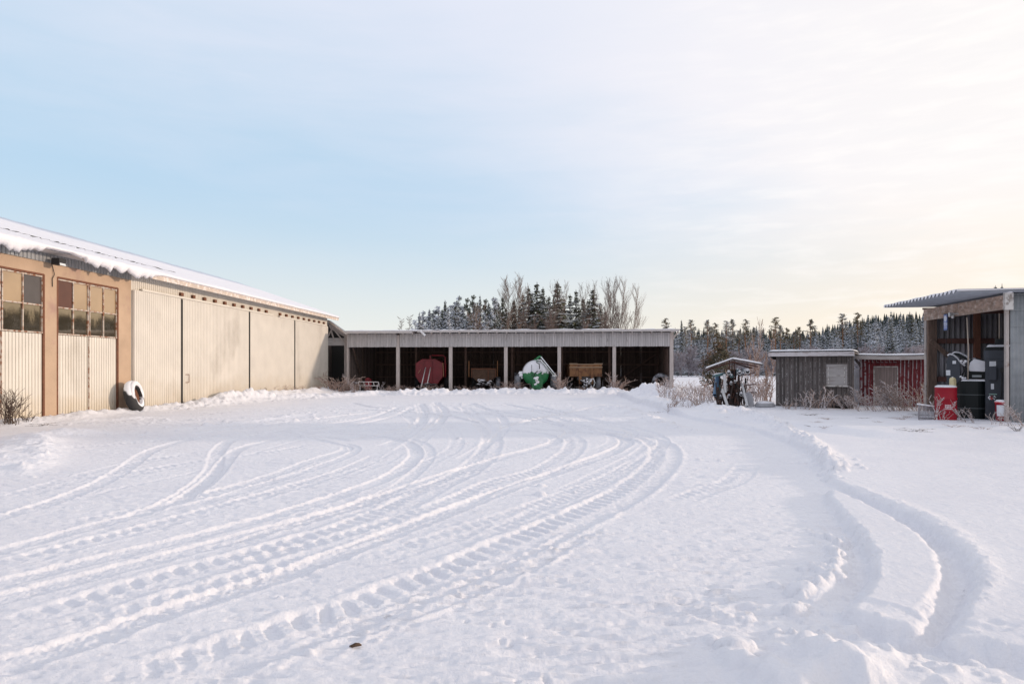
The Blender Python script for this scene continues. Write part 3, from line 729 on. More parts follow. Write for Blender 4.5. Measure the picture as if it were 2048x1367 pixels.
# roof: two slopes, sheeted, fascia at the eave, bargeboard at the far gable
EX, EZ, M_, RW = 0.57, 5.24, 0.334, 7.0
ZR = EZ + M_ * (RW + EX)
yr1 = yend + 0.75
mb = MB()
mb.add([(EX, yst, EZ), (EX, yr1, EZ), (-RW, yr1, ZR), (-RW, yst, ZR), (EX, yst, EZ + 0.05), (EX, yr1, EZ + 0.05), (-RW, yr1, ZR + 0.05), (-RW, yst, ZR + 0.05)],
       [(3, 2, 1, 0), (4, 5, 6, 7), (0, 1, 5, 4), (1, 2, 6, 5), (3, 0, 4, 7), (2, 3, 7, 6)])
mb.add([(-RW, yst, ZR), (-RW, yr1, ZR), (-2 * RW - EX, yr1, EZ), (-2 * RW - EX, yst, EZ)], [(0, 1, 2, 3)])
mb.build('roof', ZINC, hall)
mb = MB(); corr(mb, yst, y262, 4.93, 5.20, 0.02, 0.16, 0.03); mb.build('eave_strip', ZINC, hall)
FASC = mat('eave_board', (0.52, 0.44, 0.38), 0.8, var=0.15, vscale=4, bump=0.2, color2=(0.66, 0.63, 0.60), c2scale=5, c2range=(0.5, 0.6))
MB().box(EX - 0.03, EX, y262 - 1.0, yr1, EZ - 0.20, EZ + 0.045).build('fascia', FASC, hall)
MB().box(0.0, EX - 0.035, yst, yr1, EZ - 0.03, EZ - 0.01).build('soffit', GREYH, hall)
mb = MB(); mb.bar((EX, yr1, EZ - 0.06), (-RW, yr1, ZR - 0.06), 0.04, 0.2); mb.bar((-RW, yr1, ZR - 0.06), (-2 * RW - EX, yr1, EZ - 0.06), 0.04, 0.2)
mb.build('bargeboard', FASC, hall)
mb = MB(); mb.add([(-0.3, yend, 0), (-2 * RW, yend, 0), (-2 * RW, yend, EZ), (-RW, yend, ZR - .05), (-0.3, yend, EZ)], [(0, 1, 2, 3, 4)]); mb.build('gable_wall', CREAM, hall)
# dark metal capping line and snow lying on the roof
V = []; Fs = []
ys = np.concatenate([np.arange(yst, y262 + 1.5, 0.06), np.arange(y262 + 1.5, yr1 + 0.001, 0.2)]); nn = 22
for i, y in enumerate(ys):
    pinkpart = float(sst(y262 + 1.3, y262 - 0.6, np.array(y)))
    nz = float(fbm(np.array([y * 0.55]), np.array([3.3]), 3, 7)[0]); nf = float(fbm(np.array([y * 3.0]), np.array([7.3]), 3, 17)[0])
    hang = pinkpart * max(0.03, 0.17 + 0.55 * nz + 0.30 * nf + 0.22 * float(fbm(np.array([y * 9.0]), np.array([1.3]), 3, 27)[0]))
    if -9.45 < y < -7.9: hang *= 0.35
    th = 0.075 + 0.05 * nz + 0.03 * nf; o_ = pinkpart * (0.12 + 0.10 * nf) + 0.02 * nf
    # section: up the outer side to the ridge, back along the roof sheet
    up_ = [(-RW, ZR + 0.05 + th)]
    for s_ in (0.75, 0.5, 0.3, 0.15, 0.05, 0.0):
        x_ = EX - s_ * (RW + EX); up_.append((x_, EZ + 0.05 + (EX - x_) * M_ + th * (1 if s_ else 0.8) + 0.02 * nf))
    e = EX + 0.05 + o_
    up_ += [(e, EZ + 0.04 + th * 0.5), (e + 0.02 + 0.05 * pinkpart, EZ - hang * 0.35), (e + 0.01, EZ - hang * 0.75), (e - 0.05, EZ - hang - 0.02)]
    lo_ = [(e - 0.10 - 0.03 * pinkpart, EZ - hang * 0.8), (EX + 0.01 + o_ * 0.3, EZ + 0.0), (EX - 0.0, EZ + 0.055), (-RW, ZR + 0.055)]
    sec = up_ + lo_; nn = len(sec)
    V += [(x_, float(y), z_) for x_, z_ in sec]
for i in range(len(ys) - 1):
    for k in range(nn):
        k2 = (k + 1) % nn; Fs.append((i * nn + k, (i + 1) * nn + k, (i + 1) * nn + k2, i * nn + k2))
Fs.append(tuple(range(nn))); Fs.append(tuple((len(ys) - 1) * nn + k for k in range(nn))[::-1])
mb = MB(); mb.add(V, Fs); mb.build('roof_snow', SNOW, hall, smooth=True)
# crack line where the slab has slid: a dark ragged sheet edge showing through the snow
zc = EZ + 0.05 + 1.05 * M_ + 0.125
yc_ = [y for y in ys if y < y262 + 4]
mb = MB(); mb.tube([(EX - 1.05 + 0.04 * math.sin(i * 0.9), y, zc) for i, y in enumerate(yc_)], [max(0.004, 0.006 + 0.008 * math.sin(i * 1.1) + 0.007 * math.sin(i * 0.37)) for i in range(len(yc_))], 5)
mb.build('snow_crack', DARK, hall)
# floodlight on the wall
ly = HU(103)
lm = MB(); lm.bar((0.0, ly, 4.98), (0.30, ly, 4.98), 0.05, 0.05); lm.box(0.20, 0.46, ly - 0.28, ly + 0.02, 4.86, 5.06)
fl = lm.build('floodlight', BLACK, hall)
MB().add([(0.47, ly - 0.26, 4.84), (0.47, ly, 4.84), (0.44, ly, 5.05), (0.44, ly - 0.26, 5.05), (0.46, ly - 0.26, 4.84), (0.46, ly, 4.84)], [(0, 1, 2, 3)]).build('lamp_glass', mat('lamp_glass', (0.62, 0.66, 0.68), 0.15, spec=0.8), fl)
MB().tube([(0.02, ly, 4.9), (0.04, ly + 0.08, 4.6), (0.03, ly, 4.45), (0.02, ly + 0.02, 4.2)], 0.012, 5).build('cable', BLACK, fl)

# ------------------------------------------------------------ tyre leaning on the hall
def tyre_mb(R, w_, rr=0.62, n=40, lugs=0):
    mb = MB(); pr = []
    for k in range(13):
        a = math.pi * k / 12; pr.append((rr * R + (R - rr * R) * math.sin(a) ** 0.6, -w_ / 2 * math.cos(a)))
    pr += [(rr * R * 0.98, w_ / 2 - 0.02), (rr * R * 0.98, -w_ / 2 + 0.02)]
    mb.lathe(pr + [pr[0]], n, 'x', close=False)
    for k in range(lugs):
        a = 2 * math.pi * k / lugs; c, s_ = math.cos(a), math.sin(a); c2, s2 = math.cos(a + 0.12), math.sin(a + 0.12)
        for sg in (-1, 1):
            mb.bar((0, R * 0.99 * c, R * 0.99 * s_), (sg * w_ * 0.47, R * 0.96 * c2, R * 0.96 * s2), 0.045, 0.05, (0, c, s_))
    return mb
SNOWRUB = mat('snowy_rubber', (0.025, 0.025, 0.027), 0.8, snow=(0.15, 0.35), snowscale=2.4)
ty = thing('tractor_tyre', 'big snow plastered tyre leaning upright against the pink pillar of the hall', 'tyre', (X_(268, 25.0), 25.0, 0.05))
t1 = tyre_mb(0.60, 0.36, 0.56).build('tyre', SNOWRUB, ty, smooth=True); t1.location = (0, 0, 0.54); t1.rotation_euler = (0.0, math.radians(-14), math.radians(10))
sm = MB()
for k in range(27):
    a = math.radians(-30 + k * 9)
    rr_ = 0.58; c = (0.10 + 0.09 * math.cos(a), rr_ * math.cos(a), rr_ * math.sin(a))
    if k: pass
pts = [(0.13, 0.47 * math.cos(math.radians(a)), 0.47 * math.sin(math.radians(a))) for a in range(-20, 204, 8)]
rad = [0.02 + 0.08 * math.sin(math.pi * i / (len(pts) - 1)) ** 0.5 for i in range(len(pts))]
sm.tube(pts, rad, 12); sn = sm.build('snow_crust', SNOW, ty, smooth=True); sn.location = t1.location; sn.rotation_euler = t1.rotation_euler
rm = MB(); rm.lathe([(0.07, -0.10), (0.12, -0.09), (0.15, -0.06), (0.31, -0.02), (0.33, 0.04), (0.32, 0.06), (0.15, -0.03)], 28, 'x')
r1 = rm.build('rim', RUSTD, ty, smooth=True); r1.location = t1.location; r1.rotation_euler = t1.rotation_euler

# ------------------------------------------------------------ open machine shed at the back
SA = Vector((X_(695, 48.6), 48.6)); SB = Vector((X_(1343, 46.6), 46.6))
SL = (SB - SA).length; SANG = math.atan2(SB.y - SA.y, SB.x - SA.x)
shed = thing('open_shed', 'long open fronted timber machine shed with six bays and a snowy flat roof', 'shed', (SA.x, SA.y, 0.0), SANG)
def SU(px):
    """distance along the shed front under a pixel column"""
    k = (px - CX) / F; d = (SB - SA) / SL
    return (SA.x - k * SA.y) / (k * d.y - d.x)
SZ0, SZ1, DEP = 3.12, 4.06, 7.0
pcols = [695, 795.5, 901, 1011.5, 1118.5, 1228.5, 1343]
pu = [SU(p) for p in pcols]
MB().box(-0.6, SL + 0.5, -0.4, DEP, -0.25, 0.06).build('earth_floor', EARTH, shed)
mb = MB(); x = 0.0; k = 0
mb = MB()
while x < SL - 0.02:
    x2 = min(x + 0.112, SL); d = random.uniform(0, 0.012)
    if not (pu[1] - 0.09 < x < pu[1] + 0.06): mb.box(x, x2 - 0.006, -0.05 - d, -0.02, SZ0 - random.uniform(0, 0.02), SZ1)
    x += 0.115
mb.build('front_boards', GREYW, shed)
for i, u in enumerate(pu):
    z1 = SZ0 if 0 < i < 6 else SZ1
    wd = 0.12 if i else 0.08
    m_ = MB(); m_.box(u - wd, u + wd, 0.0 if i < 6 else -0.06, 0.22, -0.1, z1 + (0.85 if i == 1 else 0)); m_.build('post', GREYP, shed, bevel=0.012)
for i in range(7):
    u = pu[i] + (0.55 if i < 3 else (0.15 if i < 5 else -0.15)) * (1 if i not in (0, 6) else 0)
    m_ = MB(); m_.box(u - 0.08, u + 0.08, 3.3, 3.46, 0, 3.35); m_.build('post', INB, shed)
MB().box(0, SL, 0.22, 0.36, SZ0 + 0.02, SZ0 + 0.24).build('front_beam', INB, shed)
MB().box(0, SL, 3.3, 3.46, 3.36, 3.56).build('middle_beam', INB, shed)
rmb = MB(); x = 0.2
while x < SL: rmb.box(x - 0.03, x + 0.03, -0.52, DEP, SZ1 - 0.07, SZ1 + 0.11); x += 0.66
rmb.build('rafters', GREYP, shed)
# the roof hardly falls; boards under, corrugated edge on top
MB().box(-0.1, SL + 0.42, -0.56, DEP + 0.3, SZ1 + 0.12, SZ1 + 0.15).build('roof', GREYH, shed)
mb = MB(); mb.box(-0.05, SU(828), -0.60, -0.57, SZ1 + 0.0, SZ1 + 0.17); mb.box(SU(838), SL + 0.44, -0.60, -0.57, SZ1 + 0.04, SZ1 + 0.20); mb.build('fascia', GREYH, shed)
m_ = MB(); m_.bar((SU(845), -0.66, SZ1 + 0.15), (SU(855), -0.7, SZ1 - 0.17), 0.05, 0.13); m_.build('broken_board', mat('snowy_board', (0.5, 0.48, 0.48), 0.9, snow=(-0.4, 0.2)), shed)
snow_cap('roof_snow', shed, -0.1, SL + 0.42, -0.62, DEP + 0.3, lambda x, y: SZ1 + 0.155, 0.12, 130, 8, 0.02, 5)
# back wall of rough boards with gaps under the eave and knotholes
mb = MB(); x = 0.0
random.seed(5)
while x < SL:
    z1 = 3.46; wdt = random.uniform(0.12, 0.17)
    mb.box(x, min(SL, x + wdt - (0.006 if random.random() < 0.06 else 0.0005)), DEP - 0.03 - random.uniform(0, .015), DEP, -0.1, z1)
    x += wdt
mb.box(0, SL, DEP - 0.04, DEP, 3.58, SZ1 + 0.12)
x = 0.0
while x < SL:
    wdt = random.uniform(0.25, 2.2)
    mb.box(x, min(SL, x + wdt), DEP - 0.036, DEP - 0.004, 3.455, 3.585); x += wdt + random.choice((0.10, 0.16, 0.22, 0.5)) * (0.6 if x < 4 else 1)
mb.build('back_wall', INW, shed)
m_ = MB()
for z_ in (0.9, 1.9, 2.9): m_.box(0, SL, DEP - 0.10, DEP - 0.045, z_ - 0.05, z_ + 0.05)
for u in pu: m_.box(u - 0.07, u + 0.07, DEP - 0.18, DEP - 0.105, 0, 3.5)
m_.build('wall_rails', INB, shed)
m_ = MB(); m_.bar((pu[5] + 0.5, DEP - 0.25, 0.5), (pu[6] - 0.2, DEP - 0.25, 2.75), 0.07, 0.12); m_.build('brace', INB, shed)
m_ = MB(); m_.bar((pu[0] + 0.35, 0.2, 3.1), (pu[0] + 0.15, 2.4, 1.2), 0.07, 0.12); m_.build('brace', INB, shed)
for side, xx in ((0, 0.0), (1, SL)):
    mb = MB(); y = 0.25
    while y < DEP - 0.05:
        wdt = random.uniform(0.13, 0.18); g = 0.03 if random.random() < 0.35 else 0.006
        if side: mb.box(xx - 0.03, xx, y, y + wdt - g, 0.0, SZ1 + 0.1)
        else: mb.box(xx, xx + 0.03, y, y + wdt - g, 0.0, SZ1 + 0.1)
        y += wdt
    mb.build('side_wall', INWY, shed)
m_ = MB()
for j in range(4): m_.bar((SL - 0.20, 0.5 + j * 0.55, 3.0), (SL - 0.12, 0.9 + j * 0.7, 0.3 + j * 0.2), 0.05, 0.10)
m_.build('leaning_planks', INB, shed)
m_ = MB(); m_.bar((SL + 0.04, -0.02, SZ1 - 0.5), (SL + 0.40, -0.5, SZ1 + 0.08), 0.05, 0.08); m_.build('eave_strut', GREYP, shed)

# link roof between hall and shed
lk = thing('lean_to', 'narrow dark lean to with a slanting sheet roof between hall and open shed', 'lean to', (X_(675, 49.5), 49.5, 0))
def LX(px): return X_(px, 49.5) - X_(675, 49.5)
lm = MB(); zl, zr = 5.05, 4.22
lm.add([(LX(640), -0.5, zl + .1), (LX(662), -0.5, zl - 0.06), (LX(697), -0.5, zr - .12), (LX(697), .1, zr - .12), (LX(662), .1, zl - .06), (LX(640), .1, zl + .1),
        (LX(640), -0.5, zl + .16), (LX(662), -0.5, zl), (LX(697), -0.5, zr - .06), (LX(697), .1, zr - .06), (LX(662), .1, zl), (LX(640), .1, zl + .16)],
       [(0, 1, 4, 5), (1, 2, 3, 4), (6, 11, 10, 7), (7, 10, 9, 8), (0, 6, 7, 1), (1, 7, 8, 2), (2, 8, 9, 3), (0, 5, 11, 6), (5, 4, 10, 11), (4, 3, 9, 10)])
lm.build('roof', ZINC, lk)
m_ = MB(); m_.bar((LX(640), -0.54, zl + .04), (LX(662), -0.54, zl - 0.10), 0.04, 0.12); m_.bar((LX(662), -0.54, zl - 0.10), (LX(697), -0.54, zr - .16), 0.04, 0.12); m_.build('bargeboard', FASC, lk)
m_ = MB()
for k in range(9): m_.bar((LX(655), 0.15 + k * 0.09, zl - 0.20 - k * .04), (LX(697), 0.15 + k * 0.09, zr - 0.24 - k * .04), 0.05, 0.06)
m_.build('rafters', GREYP, lk)
for px, dy in ((691, -0.1), (700, -0.2)): MB().box(LX(px) - 0.07, LX(px) + 0.07, dy, dy + 0.14, 0, zr - 0.2).build('post', GREYP, lk)
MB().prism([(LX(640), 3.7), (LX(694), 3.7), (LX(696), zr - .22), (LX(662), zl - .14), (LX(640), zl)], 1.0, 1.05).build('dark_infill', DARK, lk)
MB().box(LX(650), LX(690), 0.3, 0.36, 3.27, 3.82).build('cross_board', GREYH, lk)
m_ = MB(); m_.bar((LX(655), 0.1, 3.9), (LX(665), 0.1, 4.6), 0.06, 0.09); m_.bar((LX(664), 0.0, 4.6), (LX(688), 0.0, 3.5), 0.06, 0.09); m_.bar((LX(663), -0.05, 4.3), (LX(670), -0.05, 3.5), 0.06, 0.09); m_.build('brace', GREYP, lk)
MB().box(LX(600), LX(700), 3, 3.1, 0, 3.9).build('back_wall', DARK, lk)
MB().box(LX(640), LX(640) + 0.05, 0.4, 6, 0, 4.3).build('side_wall', INW, lk)

# ------------------------------------------------------------ machines parked in the shed
def wheel(root, x, y, R, w_, m=None, lugs=18, rimc=None):
    t = tyre_mb(R, w_, 0.55, 32, lugs); o_ = t.build('wheel', m or BLACK, root, smooth=False); o_.location = (x, y, R)
    MB().lathe([(R * 0.1, -w_ * 0.2), (R * 0.5, -w_ * 0.12), (R * 0.56, -w_ * 0.3), (R * 0.56, w_ * 0.3), (R * 0.5, w_ * 0.12), (R * 0.1, w_ * 0.2)], 20, 'x').build('rim', rimc or RUSTD, o_)
    return o_
SNOWR2 = mat('snow_dusted_tyre', (0.03, 0.03, 0.034), 0.8, color2=(0.42, 0.43, 0.48), c2scale=1.1, c2range=(0.42, 0.55))
def MP(px, y): return (X_(px, y), y, 0.05)
# slurry tanker
GRN = mat('green_paint_with_snow', (0.015, 0.17, 0.055), 0.35, var=0.1, coat=0.2)
def tank_mat():
    m = mat('tank_shell', (0.012, 0.16, 0.05), 0.35, var=0.12, coat=0.2)
    t = m.node_tree; L = t.links; p = t.nodes['Principled BSDF']
    src = p.inputs['Base Color'].links[0].from_socket
    tc_ = t.nodes.new('ShaderNodeTexCoord'); sp = t.nodes.new('ShaderNodeSeparateXYZ'); L.new(tc_.outputs['Object'], sp.inputs[0])
    n = t.nodes.new('ShaderNodeTexNoise'); n.inputs['Scale'].default_value = 2.6; n.inputs['Detail'].default_value = 6; L.new(tc_.outputs['Object'], n.inputs[0])
    a = t.nodes.new('ShaderNodeMath'); a.operation = 'MULTIPLY_ADD'; a.inputs[1].default_value = 0.9; L.new(n.outputs['Fac'], a.inputs[0]); L.new(sp.outputs[2], a.inputs[2])
    r = t.nodes.new('ShaderNodeMapRange'); L.new(a.outputs[0], r.inputs[0]); r.inputs[1].default_value = 1.70; r.inputs[2].default_value = 1.74
    x = t.nodes.new('ShaderNodeMix'); x.data_type = 'RGBA'; L.new(r.outputs[0], x.inputs[0]); L.new(src, x.inputs[6]); x.inputs[7].default_value = (0.74, 0.75, 0.80, 1)
    L.new(x.outputs[2], p.inputs['Base Color']); return m
tk = thing('slurry_tanker', 'green slurry tank trailer with its round end caked in snow, parked in the fourth bay', 'slurry tanker', MP(1071, 48.0))
prof = [(0.02, -1.00)] + [(0.92 * math.sin(a), -0.62 - 0.38 * math.cos(a)) for a in np.linspace(0.15, math.pi / 2, 9)] + [(0.92, 3.4), (0.7, 3.7), (0.1, 3.8)]
ob_ = MB().lathe(prof, 44, 'y', (0, 0, 1.22)).build('tank', tank_mat(), tk, smooth=True)
m_ = MB(); m_.tube([(0.12, -0.75, 2.05), (0.10, -0.8, 2.28), (0.28, -0.8, 2.38), (0.42, -0.75, 2.28)], 0.085, 10); m_.lathe([(0.16, 2.1), (0.16, 2.22), (0.05, 2.26)], 14, 'z', (0.05, -0.5, 0)); m_.build('dome_pipe', GRN, tk, smooth=True)
m_ = MB(); m_.tube([(0.34, -0.9, 2.36), (1.33, -0.9, 1.12), (1.42, -0.9, 1.02)], 0.04, 8); m_.tube([(0.06, -0.9, 2.12), (0.32, -0.92, 2.14), (1.20, -0.92, 1.08)], 0.04, 8); m_.tube([(1.12, -0.9, 1.04), (1.42, -0.9, 1.02)], 0.06, 8)
m_.build('side_pipes', mat('frosted_pipe', (0.45, 0.50, 0.47), 0.6, snow=(-0.2, 0.3)), tk, smooth=True)
m_ = MB(); m_.tube([(0.0, -1.12, 2.0), (0.22, -1.12, 1.85), (0.24, -1.15, 1.55), (0.28, -1.15, 1.4), (0.05, -1.2, 1.33), (-0.12, -1.2, 1.2), (-0.15, -1.2, 0.9)], 0.035, 6); m_.tube([(-0.3, -1.05, 1.8), (-0.3, -1.1, 1.3), (-0.26, -1.1, 1.0)], 0.015, 6); m_.build('hose', BLACK, tk, smooth=True)
m_ = MB(); m_.tube([(0.1, -1.24, 1.36), (0.35, -1.2, 1.5), (0.5, -1.15, 1.36), (0.42, -1.15, 1.15)], 0.06, 8); m_.build('hose_snow', SNOW, tk, smooth=True)
m_ = MB(); m_.prism([(-0.28, 0.1), (0.42, 0.1), (0.50, 0.75), (0.15, 1.15), (-0.30, 1.1)], -1.0, -0.5); m_.build('front_stand', GRN, tk)
m_ = MB(); m_.box(-0.12, 0.12, -1.9, -0.9, 0.35, 0.5); m_.box(-0.06, 0.06, -2.1, -1.9, 0.3, 0.45); m_.box(-0.22, 0.22, -1.35, -1.0, 0.25, 0.95); m_.build('drawbar', GRN, tk, bevel=0.02)
m_ = MB()
for k in range(9):
    a = random.random() * 6.3; m_.lathe([(0.02, 0.0), (0.11, 0.03), (0.12, 0.08), (0.05, 0.14)], 9, 'z', (random.uniform(-0.12, 0.12), random.uniform(-1.9, -1.35), random.uniform(0.35, 0.95)))
m_.build('drawbar_snow', SNOW, tk, smooth=True)
m_ = MB(); m_.box(-1.15, -0.92, -0.7, -0.3, 1.0, 1.35); m_.tube([(-1.2, -0.6, 1.25), (-1.0, -0.6, 1.0), (-0.95, -0.6, 0.85)], 0.06, 7); m_.build('valve', mat('snow_covered_iron', (0.2, 0.2, 0.2), 0.8, snow=(-0.6, 0.1)), tk)
wheel(tk, -1.25, 0.9, 0.62, 0.46, SNOWR2); wheel(tk, 1.30, 0.9, 0.62, 0.46, SNOWR2)
m_ = MB(); m_.tube([(-1.2, 0.9, 0.62), (1.2, 0.9, 0.62)], 0.07, 8); m_.build('axle', BLACK, tk)
# red hopper trailer
RED = mat('dull_red_paint', (0.19, 0.012, 0.02), 0.5, var=0.2, vscale=2, bump=0.05)
rt = thing('red_spreader', 'dull red spreader trailer with faceted front and two white poles, in the second bay', 'spreader trailer', MP(858, 49.8))
octg = [(-0.98, 0.95), (-0.98, 1.92), (-0.5, 2.24), (0.45, 2.24), (1.0, 1.95), (1.0, 0.95), (0.72, 0.55), (0.5, 0.30), (-0.45, 0.30), (-0.72, 0.55)]
MB().prism(octg, 0, 3.5).build('hopper', RED, rt, bevel=0.02)
m_ = MB(); m_.box(-0.30, 0.22, -0.10, -0.002, 0.3, 2.1); m_.bar((0.10, -0.06, 2.24), (0.10, -0.06, 2.5), 0.08, 0.05); m_.build('front_rib', RED, rt)
m_ = MB(); m_.tube([(0.2, -0.02, 2.50), (1.02, 0.0, 2.50), (1.18, 0.0, 2.36), (1.20, 0.0, 0.9)], 0.05, 8); m_.build('guard_hoop', RED, rt, smooth=True)
for x0_, x1_ in ((-0.34, -0.20), (0.05, 0.16)):
    m_ = MB(); m_.tube([(x0_ - 0.02, -1.6, 0.25), (x1_, -0.35, 1.62)], 0.035, 8); m_.build('pole', mat('white_pole', (0.62, 0.60, 0.60), 0.6), rt, smooth=True)
m_ = MB(); m_.box(-0.1, 0.1, -1.9, 0, 0.35, 0.5); m_.bar((-0.5, -0.05, 0.4), (0, -1.5, 0.4), 0.1, 0.1); m_.bar((0.5, -0.05, 0.4), (0, -1.5, 0.4), 0.1, 0.1); m_.build('drawbar', mat('snowy_iron', (0.07, 0.06, 0.06), 0.8, snow=(0.2, 0.6)), rt)
m_ = MB(); m_.bar((1.02, -0.03, 1.95), (1.07, -0.03, 0.95), 0.03, 0.05); m_.bar((-0.78, -0.02, 1.2), (-0.6, -0.02, 1.48), 0.02, 0.02); m_.build('marker_strip', mat('orange_strip', (0.5, 0.30, 0.16), 0.6), rt)
wheel(rt, -1.05, 1.6, 0.52, 0.36); wheel(rt, 1.15, 1.6, 0.52, 0.36)
# rusty spreader
sp_ = thing('rusty_muck_spreader', 'dark rusty farm trailer with snow on its drawbar gear, in the third bay', 'farm trailer', MP(968, 49.6))
BR = mat('rusty_brown_sheet', (0.10, 0.055, 0.035), 0.8, var=0.35, vscale=4, bump=0.2)
m_ = MB(); m_.prism([(-0.85, 0.9), (-0.92, 1.5), (0.85, 1.5), (0.80, 0.9), (0.45, 0.6), (-0.5, 0.6)], 0, 3.6); m_.build('box', BR, sp_)
m_ = MB(); m_.box(-0.95, 0.90, -0.06, 0.02, 1.48, 1.56); m_.bar((-0.9, -0.03, 0.9), (-0.9, -0.03, 1.5), 0.06, 0.06); m_.bar((0.86, -0.03, 0.9), (0.86, -0.03, 1.5), 0.06, 0.06); m_.bar((0.3, -0.03, 0.6), (0.3, -0.03, 1.5), 0.06, 0.06); m_.build('front_frame', RUSTD, sp_)
for x_ in (-1.10, 0.98):
    m_ = MB(); m_.bar((x_, 0.1, 0.95), (x_, 0.1, 2.1), 0.06, 0.06); m_.build('stake', mat('orange_stake', (0.26, 0.12, 0.05), 0.8), sp_)
m_ = MB(); m_.box(-0.08, 0.08, -1.7, 0, 0.4, 0.52)
for k in range(16):
    a = Vector((random.uniform(-0.55, 0.6), random.uniform(-1.5, -0.1), random.uniform(0.2, 0.75))); m_.bar(a, a + Vector((random.uniform(-.4, .4), random.uniform(-.3, .3), random.uniform(-.1, .15))), 0.05, 0.05)
m_.build('drawbar_gear', mat('snowy_iron', (0, 0, 0)), sp_)
m_ = MB()
for k in range(9): m_.lathe([(0.02, 0.0), (0.14, 0.02), (0.12, 0.07), (0.04, 0.10)], 9, 'z', (random.uniform(-0.4, 0.5), random.uniform(-1.5, -0.2), random.uniform(0.3, 0.72)))
m_.build('drawbar_snow', SNOW, sp_, smooth=True)
wheel(sp_, -0.8, 1.6, 0.5, 0.32); wheel(sp_, 1.0, 1.2, 0.46, 0.34, SNOWR2)
# tipping trailer
tt = thing('tipping_trailer', 'rusty brown tipping trailer with a ribbed front board and snowy hitch, in the fifth bay', 'trailer', MP(1172, 48.3))
TB = mat('rust_brown_board', (0.26, 0.125, 0.055), 0.75, var=0.3, vscale=3, bump=0.2, color2=(0.13, 0.055, 0.03), c2scale=2.5, c2range=(0.5, 0.62))
MB().box(-1.15, 1.13, 0, 3.8, 0.98, 1.84).build('body', TB, tt)
m_ = MB(); m_.box(-1.19, 1.17, -0.06, 0.0, 1.60, 1.66); m_.box(-1.19, -0.6, -0.05, 0.0, 1.85, 1.91); m_.box(0.55, 1.17, -0.05, 0.0, 1.85, 1.91); m_.box(-0.6, 0.55, -0.05, 0, 1.82, 1.87); m_.build('top_rail', mat('tan_rail', (0.42, 0.30, 0.20), 0.8, snow=(0.3, 0.7)), tt)
m_ = MB()
for x_ in (-0.42, 0.42): m_.box(x_ - 0.09, x_ + 0.09, -0.10, -0.002, 0.45, 1.58)
m_.build('front_ribs', TB, tt)
m_ = MB(); m_.box(-0.6, 0.6, 0.0, 3.6, 0.72, 0.95); m_.bar((-0.4, 0, 0.7), (0, -1.6, 0.45), 0.1, 0.12); m_.bar((0.4, 0, 0.7), (0, -1.6, 0.45), 0.1, 0.12); m_.build('chassis', mat('snowy_iron', (0, 0, 0)), tt)
m_ = MB(); m_.tube([(0.05, -1.0, 0.75), (0.40, -1.0, 0.85), (0.52, -1.0, 0.55), (0.40, -1.0, 0.25), (0.18, -1.0, 0.28)], 0.03, 7); m_.build('hose', mat('frosted_pipe', (0, 0, 0)), tt, smooth=True)
m_ = MB()
for k in range(26):
    c = (random.uniform(-0.30, 0.30), random.uniform(-1.6, -0.6), random.uniform(0.15, 0.85)); s_ = random.uniform(0.4, 1.0)
    m_.lathe([(0.01, 0.0), (0.10 * s_, 0.03), (0.08 * s_, 0.10 * s_), (0.02, 0.13 * s_)], 8, 'z', c)
m_.build('hitch_snow', SNOW, tt, smooth=True)
wheel(tt, -0.92, 2.2, 0.52, 0.32); wheel(tt, 0.95, 1.0, 0.52, 0.34, SNOWR2)
# small white frame in the first bay
wf = thing('white_slat_frame', 'small white slatted frame lying in the weeds of the first bay', 'frame', MP(737, 47.6))
m_ = MB(); WP = mat('white_pole', (0, 0, 0))
P_ = [(-0.72, 0.62), (0.70, 0.60), (0.74, 0.34), (-0.66, 0.36)]
for a in range(4): m_.bar((P_[a][0], 0, P_[a][1]), (P_[(a + 1) % 4][0], 0, P_[(a + 1) % 4][1]), 0.05, 0.05)
for f_ in (0.27, 0.5, 0.75): m_.bar((P_[0][0] + 1.42 * f_, 0, 0.61), (P_[3][0] + 1.4 * f_, 0, 0.35), 0.04, 0.04)
for x_ in (-0.6, 0.6): m_.bar((x_, 0.05, 0.0), (x_, 0.05, 0.4), 0.05, 0.05)
m_.build('frame', WP, wf)
m_ = MB(); m_.box(-0.3, 0.1, 0.6, 1.0, 0.0, 0.75); m_.prism([(-0.35, 0.75), (0.1, 0.75), (-0.1, 0.9)], 0.5, 1.0); fe = m_.build('feed_box', RED, None, at=MP(735, 47.9), bevel=0.02)
tag(fe, 'small dull red box behind the white slatted frame in the first bay', 'box')
# loose wheels in the last bay
for px, yy_, R, dz, lab in ((1322, 47.9, 0.62, 0, 'grey worn tyre leaning beside the last post of the open shed'), (1336, 47.6, 0.55, 0.1, 'snow dusted tyre leaning against the last post of the open shed')):
    t = thing('loose_tyre', lab, 'tyre', (X_(px, yy_), yy_, 0.05), 0.3 if px < 1330 else -0.9, 'loose tyres at the shed end')
    q = tyre_mb(R, 0.34, 0.6, 32, 20).build('tread', SNOWR2, t); q.location = (0, 0, R * 0.97); q.rotation_euler = (0, 0.12, 1.2)
dr = MB(); dr.lathe([(0.33, 0), (0.35, 0.02), (0.35, 0.5), (0.33, 0.55), (0.05, 0.56)], 20, 'z'); dm = dr.build('black_drum', BLACK, None, at=(X_(1237, 47.6), 47.6, 0.05), smooth=False)
tag(dm, 'short black drum standing right of the fifth post of the shed', 'drum')
